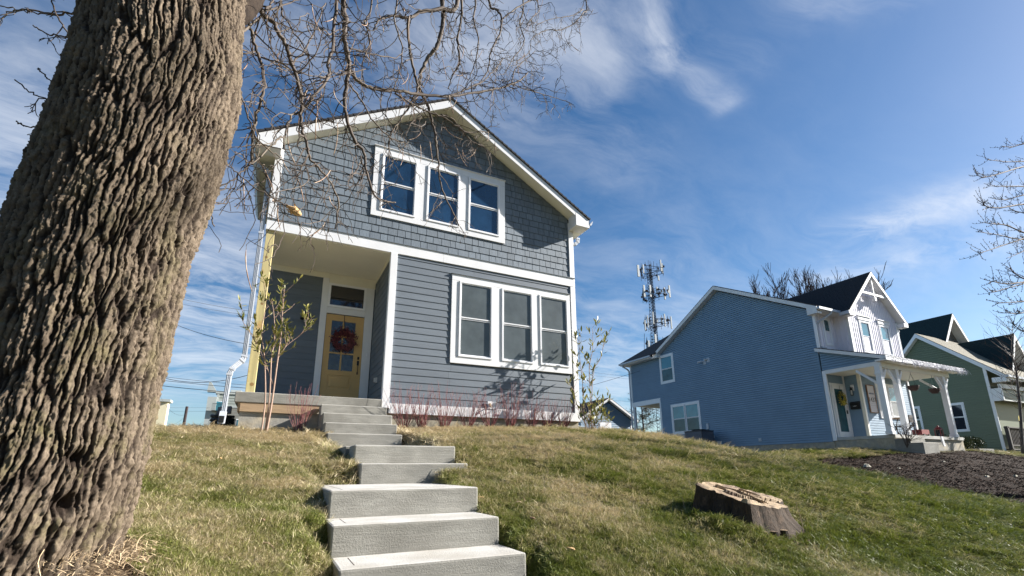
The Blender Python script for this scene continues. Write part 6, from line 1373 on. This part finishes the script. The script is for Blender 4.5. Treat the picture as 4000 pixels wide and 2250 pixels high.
# pine seen through the rear porch
def pine():
    r_ = random.Random(9); b = at_y(2512, 1690, 44); b = Vector((b.x,b.y,.5)); t = thing('pine_tree', 'brownish pine tree seen through the rear porch opening of the blue house', 'tree', tuple(b)); g = G(); Ht = 8.2
    g.tube([b, b+Vector((.1,0,Ht*.5)), b+Vector((0,0,Ht))], [.16,.11,.02], 7); g.obj('trunk', 'polem', t); g = G(); gb = G()
    for k in range(46):
        q = .22+.78*(k/46); L = (1-q)*3.1+.7; a = r_.uniform(0,6.28); p0 = b+Vector((0,0,Ht*q)); d = Vector((math.cos(a),math.sin(a),.05+.3*q)); e = p0+d*L; gb.tube([p0, p0+d*L*.5-Vector((0,0,.1)), e], [.035,.022,.008], 4)
        for j in range(42):
            u = r_.uniform(.25,1.05); c = p0+d*L*u+Vector((r_.gauss(0,.24),r_.gauss(0,.24),r_.gauss(0,.11)))
            for s in range(3): v = Vector((r_.gauss(0,1),r_.gauss(0,1),r_.gauss(.3,.8))).normalized()*.20; w = v.cross(Vector((r_.random(),r_.random(),r_.random()))).normalized()*.016; g.quad(c-w, c+w, c+v+w*.3, c+v-w*.3)
    gb.obj('branches', 'polem', t); g.obj('needles', 'needles', t, kind='stuff')
pine()
# tree at the right edge, its twigs reaching into the picture
def righttree():
    t = thing('maple_tree', 'bare maple reaching budded twigs in from the right edge of the picture', 'tree', (21.6,3.4,-.6)); r_ = random.Random(21)
    g = G(); g.tube([(21.6,3.4,-.9),(21.5,3.4,2.0),(21.5,3.4,5),(21.9,3.3,9)], [.2,.16,.13,.06], 10); g.obj('trunk', 'twig', t, smooth=True)
    R = [([(4120,600),(4040,560),(3985,565),(3950,575),(3910,570)],7), ([(4150,640),(4060,625),(4000,630),(3930,632),(3850,622)],7.2), ([(4150,600),(4050,640),(3980,655),(3900,680),(3850,692),(3818,686)],7.4),
         ([(4150,740),(4060,735),(3990,728),(3920,728),(3860,726)],7), ([(4150,730),(4060,750),(3985,765),(3930,780),(3890,778)],7.1), ([(4150,760),(4060,790),(3980,800),(3900,812),(3850,805),(3842,792)],7.3), ([(4120,850),(4050,845),(3990,830),(3960,822)],7.2),
         ([(4150,960),(4060,930),(3990,905),(3930,880),(3880,875),(3845,870)],7), ([(4150,930),(4050,920),(3960,945),(3870,975),(3820,992)],7.1), ([(4180,900),(4080,925),(3990,935),(3900,918),(3820,905)],7.1), ([(4100,940),(4030,960),(3990,985),(3930,1010)],7.2), ([(3950,1055),(3975,1075),(4010,1090),(4080,1080)],7.2),
         ([(4150,1080),(4050,1090),(3990,1110),(3920,1130),(3865,1145)],7.3), ([(4150,1060),(4060,1090),(3980,1105),(3920,1108),(3872,1098)],7.2), ([(4100,1180),(4030,1175),(3970,1180),(3890,1185)],7.1), ([(4120,1170),(4030,1210),(3980,1225),(3930,1222)],7.3), ([(4120,1330),(4040,1310),(3990,1290),(3955,1265)],7.4)]
    tw = []
    for seq, w in R:
        if seq[0][0] < 4000 and seq[-1][0] > 4000: seq = seq[::-1]
        Yd = 3.6+r_.uniform(-.25,.25); P0 = [at_y(a,b,Yd+.02*i) for i,(a,b) in enumerate(seq)]; P0 = [Vector((21.5, 3.4, P0[0].z*.8+.6)), (Vector((21.5,3.4,P0[0].z+.2))+P0[0])/2]+P0; P_, R_ = smooth(P0, np.linspace(.032,.0045,len(P0)), 5)
        g = G(); g.tube(P_, R_, 6); g.obj('branch', 'twigfar', t, smooth=True); L = len(P_)
        for i in range(L//3, L):
            for k in range(2):
                if r_.random() < .75: d = (Vector(P_[i]-P_[i-1]).normalized()+Vector((r_.gauss(0,.35),r_.gauss(0,.35),r_.gauss(.15,.55)))).normalized(); n = 4; p = Vector(P_[i]); q = [p]; ln = r_.uniform(.10,.42); 
                else: continue
                for s in range(n): d = (d+Vector((r_.gauss(0,.12),r_.gauss(0,.12),.06))).normalized(); p = p+d*ln/n; q.append(p)
                tw.append(q)
    g = G()
    for q in tw:
        g.tube(q, [.0045,.0042,.004,.0035,.003], 3, cap=False)
        for p in q[1:]: g.tube([p, p+Vector((r_.gauss(0,.012),r_.gauss(0,.012),.022))], [.0065,.003], 4)
    g.obj('twigs', 'twigfar', t, kind='stuff')
righttree()
# thin sapling before the green house
def sapling2():
    t = thing('bare_sapling', 'thin bare sapling in front of the green house at the right edge', 'tree', (27.7,8.35,.3)); r_ = random.Random(31); pts = [at_y(3995,1760,8.4),at_y(3985,1600,8.4),at_y(3975,1500,8.4),at_y(3968,1440,8.4),at_y(3950,1370,8.4),at_y(3955,1280,8.4)]
    g = G(); P_, R_ = smooth([Vector((pts[0].x,pts[0].y,.2))]+pts, np.linspace(.07,.012,7), 5); g.tube(P_, R_, 8); g.obj('trunk', 'twig', t, smooth=True); g = G()
    for i in range(10, len(P_)):
        for k in range(3):
            a = r_.uniform(0,6.28); d = Vector((math.cos(a),math.sin(a)*.6,.55)).normalized(); p = Vector(P_[i]); q = [p]
            for s in range(6): d = (d+Vector((r_.gauss(0,.12),r_.gauss(0,.12),.06))).normalized(); p = p+d*r_.uniform(.10,.26); q.append(p)
            g.tube(q, np.linspace(.012,.004,7), 3, cap=False)
            for s in range(2): e = q[r_.randint(2,5)]; dd = (d+Vector((r_.gauss(0,.6),r_.gauss(0,.6),.2))).normalized(); g.tube([e, e+dd*.25, e+dd*.5+Vector((0,0,.08))], [.007,.005,.003], 3, cap=False)
    g.obj('branches', 'twigfar', t)
    g = G(); p = at_y(3978,1633,8.3); g.prism([p+Vector((-.02,0,-.1)),p+Vector((.06,0,-.1)),p+Vector((.12,0,.1)),p+Vector((.04,0,.1))],[p+Vector((-.02,.01,-.1)),p+Vector((.06,.01,-.1)),p+Vector((.12,.01,.1)),p+Vector((.04,.01,.1))]); tag(g.obj('yellow_tag', 'wreathyel', None), 'small yellow tag hanging from the thin sapling', 'tag')
sapling2()
# ------------------------------------------------------------------ lattice mast with antennas
def tower():
    DY = 78.0; base = at_y(2590, 1700, DY); bx, by = base.x, DY; top = at_y(2552, 1040, DY); cx = at_y(2560, 1330, DY).x
    t = thing('cell_tower', 'lattice cell tower with three crowns of antenna panels behind the blue house', 'tower', (cx, by, .3)); zt = top.z; r_ = random.Random(3)
    C = Vector((cx,by,0)); 
    def leg(k, z): w = .62+(zt-z)*.012; a = k*2.0944+.5; return C+Vector((w*math.cos(a), w*math.sin(a), z))
    g = G()
    for k in range(3): g.tube([leg(k,0), leg(k,zt)], .055, 5)
    g.obj('mast_legs', 'steel', t); g = G(); z = 0; 
    while z < zt-1: 
        for k in range(3): g.tube([leg(k,z), leg((k+1)%3,z+.75)], .028, 3, cap=False); g.tube([leg((k+1)%3,z), leg(k,z+.75)], .028, 3, cap=False); g.tube([leg(k,z), leg((k+1)%3,z)], .024, 3, cap=False)
        z += .75
    for k in range(6): q = Vector((.15*math.cos(k),.15*math.sin(k),0)); g.tube([C+q, C+q+Vector((0,0,zt-1))], .035, 4)
    g.obj('lattice', 'steel', t)
    def crown(pyc, W_, panels, extra):
        zc = at_y(2556, pyc, DY).z; g = G()
        for k in range(3):
            a = k*2.0944+.35; d = Vector((math.cos(a),math.sin(a),0)); s = Vector((-d.y,d.x,0)); c = C+d*1.9+Vector((0,0,zc))
            for h in (-.5,.5): g.tube([c-s*W_+Vector((0,0,h)), c+s*W_+Vector((0,0,h))], .06, 5)
            for u in (-.9,.9): g.tube([C+Vector((0,0,zc+u*.6)), c+s*u*W_*.6+Vector((0,0,.5))], .05, 4); g.tube([C+Vector((0,0,zc-1)), c+s*u*W_*.6+Vector((0,0,-.5))], .05, 4)
            for j in range(4):
                q = c+s*(-W_+2*W_*j/3); g.tube([q+Vector((0,0,-1.25)), q+Vector((0,0,1.35))], .045, 4)
                for m_ in range(extra): o_ = Vector((r_.gauss(0,.2),r_.gauss(0,.2),r_.uniform(-.8,.8))); g.box(q.x+o_.x-.14,q.x+o_.x+.14,q.y+o_.y-.12,q.y+o_.y+.12,q.z+o_.z-.22,q.z+o_.z+.22)
        for k in range(10): a = r_.uniform(0,6.28); q = C+Vector((math.cos(a)*1.0,math.sin(a)*1.0,zc-.6)); g.tube([q, q+Vector((r_.gauss(0,.4),0,-.9)), C+Vector((0,0,zc-2.2))], .03, 3, cap=False)
        g.obj('antenna_frame', 'steel', t)
        for (ix, iy0, iy1, wd) in panels:
            a = at_y(ix, iy0, DY-1.7); b = at_y(ix, iy1, DY-1.7); g = G(); w = wd*DY*1.25/FPX; x_ = b.x; g.box(x_-w/2, x_+w/2, DY-1.8, DY-1.6, b.z, a.z); g.obj('antenna_panel', 'panelant', t, bevel=.03)
    crown(1065, 2.3, [(2495,1036,1081,11),(2514,1034,1068,6),(2583,1016,1060,6),(2589,1030,1068,5),(2573,1078,1096,7)], 1)
    crown(1150, 2.4, [(2518,1114,1160,9),(2542,1114,1160,9),(2567,1121,1146,6),(2598,1124,1170,7),(2617,1116,1162,8),(2584,1133,1142,8),(2611,1134,1144,9)], 3)
    crown(1262, 2.35, [(2532,1233,1280,4),(2553,1219,1266,5),(2521,1251,1290,5),(2585,1240,1262,6),(2599,1227,1276,6),(2624,1237,1284,6),(2568,1246,1258,8)], 2)
    crown(1345, 2.0, [(2562,1306,1342,10),(2535,1330,1358,8)], 1)
    g = G()
    for ix, y0, y1 in ((2532,1017,1070),(2539,1019,1060),(2553,1021,1050),(2517,1303,1365),(2540,1302,1360)): g.tube([at_y(ix,y1,DY), at_y(ix,y0,DY)], .05, 4)
    g.obj('whip_antenna', 'steel', t)
tower()
# ------------------------------------------------------------------ far left: apartment block, poles, wires
def apartment():
    DY = 92.0; t = thing('apartment_building', 'grey three storey apartment block with balcony windows beyond the left lawn', 'building', (-3,DY,.4))
    L = lambda x, y: at_y(x, y, DY); x0 = L(808,1600).x; x1 = 16; zt = L(860,1538).z; zb = .3; zm = L(850,1583).z; fr = front(DY)
    g = G(*fr); g.box(x0+1.2, x1, -12, 0, zb, zt); g.obj('wall', 'apt', t); g = G(*fr); g.box(x0+1.2, x1, -.02, .04, zb, zm-.3); g.obj('lower_wall', 'aptdark', t)
    g = G(*fr); g.box(x0-.1, x0+1.2, -12, .3, zb, zt-.6); g.obj('stair_bay', 'aptlight', t)
    g = G(*fr); g.box(x0+.9, x1, -12, .15, zt, zt+.35); g.box(x0+1.2,x1,-.1,.1,zm-.3,zm); g.box(x0+1.15,x0+1.45,-.1,.1,zb,zt); g.obj('parapet', 'aptlight', t)
    z = zb
    while z < zt: g = G(*fr); g.box(x0+1.45, x1, .0, .05, z, z+.03); g.obj('siding_joint', 'apt', t); z += .45
    for (ax, ay, bx_, by_) in ((842,1568,880,1608),(828,1637,853,1672),(926,1640,950,1672)):
        a, b = L(ax, ay), L(bx_, by_); g = G(*fr); g.box(a.x-.15,b.x+.15,.0,.08,b.z,a.z+.15); o = g.obj('window', 'white', t)
        for k in range(2): g = G(*fr); m_ = (a.x+b.x)/2; g.box(a.x+.05 if k == 0 else m_+.05, m_-.05 if k == 0 else b.x-.05, .08,.12,b.z+.05,a.z); g.obj('pane', 'glassteal', o)
        g = G(*fr); zr_ = b.z+1.15; g.box(a.x-.3,b.x+.3,.9,.95,zr_,zr_+.06); g.box(a.x-.3,b.x+.3,.0,.95,b.z-.05,b.z+.05); xx = a.x-.3
        while xx < b.x+.3: g.box(xx,xx+.03,.9,.93,b.z,zr_); xx += .14
        g.obj('balcony_railing', 'black', t)
    g = G(*fr); p = L(822,1530); g.wallprism([(p.x-.5,zt+.3),(p.x+.9,zt+.3),(p.x-.1,zt+1.9),(p.x-.4,zt+1.9)], -1.5, -.2); p = L(898,1538); g.box(p.x,p.x+1.6,-2,-1,zt+.3,zt+.9); g.obj('roof_vent', 'aptlight', t)
apartment()
t = thing('stucco_building', 'cream building edge glimpsed right of the big trunk', 'building', (-16,82,.4)); p = at_y(655,1580,80.0); g = G(); g.box(p.x-9, p.x, 80, 81.5, .3, at_y(655,1570,80.0).z); g.obj('wall', 'yellow', t); g = G(); g.box(p.x-9,p.x+.3,79.7,81.6,at_y(655,1570,80.0).z,at_y(655,1566,80.0).z+.2); g.obj('roof', 'aptlight', t)
for (ix, iy, D_, rr, lb, nm) in ((731,1588,60,.17,'dark leaning utility pole standing alone on the left horizon','utility_pole'),(627,1638,95,.16,'short pale pole left of the dark utility pole','utility_pole'),(617,1653,110,.14,'shortest pole at the far left by the trunk','utility_pole')):
    p = at_y(ix, iy, D_); t = thing(nm, lb, 'pole', (p.x,p.y,.3), 'utility poles on the left horizon'); g = G(); g.tube([(p.x-.1,p.y,.2),(p.x,p.y,p.z)], [rr,rr*.8], 8); g.obj('pole', 'polem', t)
    g = G(); g.box(p.x-.35,p.x+.35,p.y-.05,p.y+.05,p.z-2.1,p.z-1.95); g.obj('cross_arm', 'polem', t)
WIRES = [((640,1246,46),(980,1346,30),.25,.016,'upper black wire sloping down towards the grey house porch'),((640,1152,52),(980,1216,40),.1,.012,'highest thin wire at the left sky'),((640,1172,52),(980,1232,40),.1,.010,'second highest thin wire at the left sky'),
 ((560,1446,46),(980,1462,36),.75,.020,'sagging twisted cable crossing the left sky'),((560,1462,50),(980,1506,44),.05,.013,'thin wire just under the sagging cable'),((560,1477,48),(960,1516,42),.05,.018,'middle thick wire of the lower left group'),((560,1498,46),(930,1534,42),.05,.022,'lowest thick wire passing over the apartment roof'),
 ((560,1592,90),(820,1593,90),.0,.012,'upper faint wire behind the dark pole'),((560,1606,90),(815,1607,90),.0,.012,'lower faint wire behind the dark pole'),((600,1480,55),(731,1618,60),1.2,.010,'thin drooping wire down to the dark pole'),((731,1620,60),(627,1640,95),1.0,.012,'wire from the dark pole back to the short pale pole'),
 ((2150,1548,34),(2500,1449,22),.05,.011,'black service wire rising to the blue house behind the right magnolia'),((2200,1440,60),(2480,1473,50),.05,.010,'upper of two faint wires right of the grey house'),((2200,1455,60),(2480,1482,50),.05,.010,'lower of two faint wires right of the grey house'),((2330,1560,70),(2480,1569,60),.02,.014,'short wire above the blue garage roof')]
for (a, b, sag, rr, lb) in WIRES:
    A_, B_ = at_y(*a), at_y(*b); g = G(); g.tube([A_.lerp(B_, k/16)-Vector((0,0,sag*4*(k/16)*(1-k/16))) for k in range(17)], rr, 4, cap=False); tag(g.obj('overhead_wire', 'wirem', None), lb, 'wire', 'overhead wires')
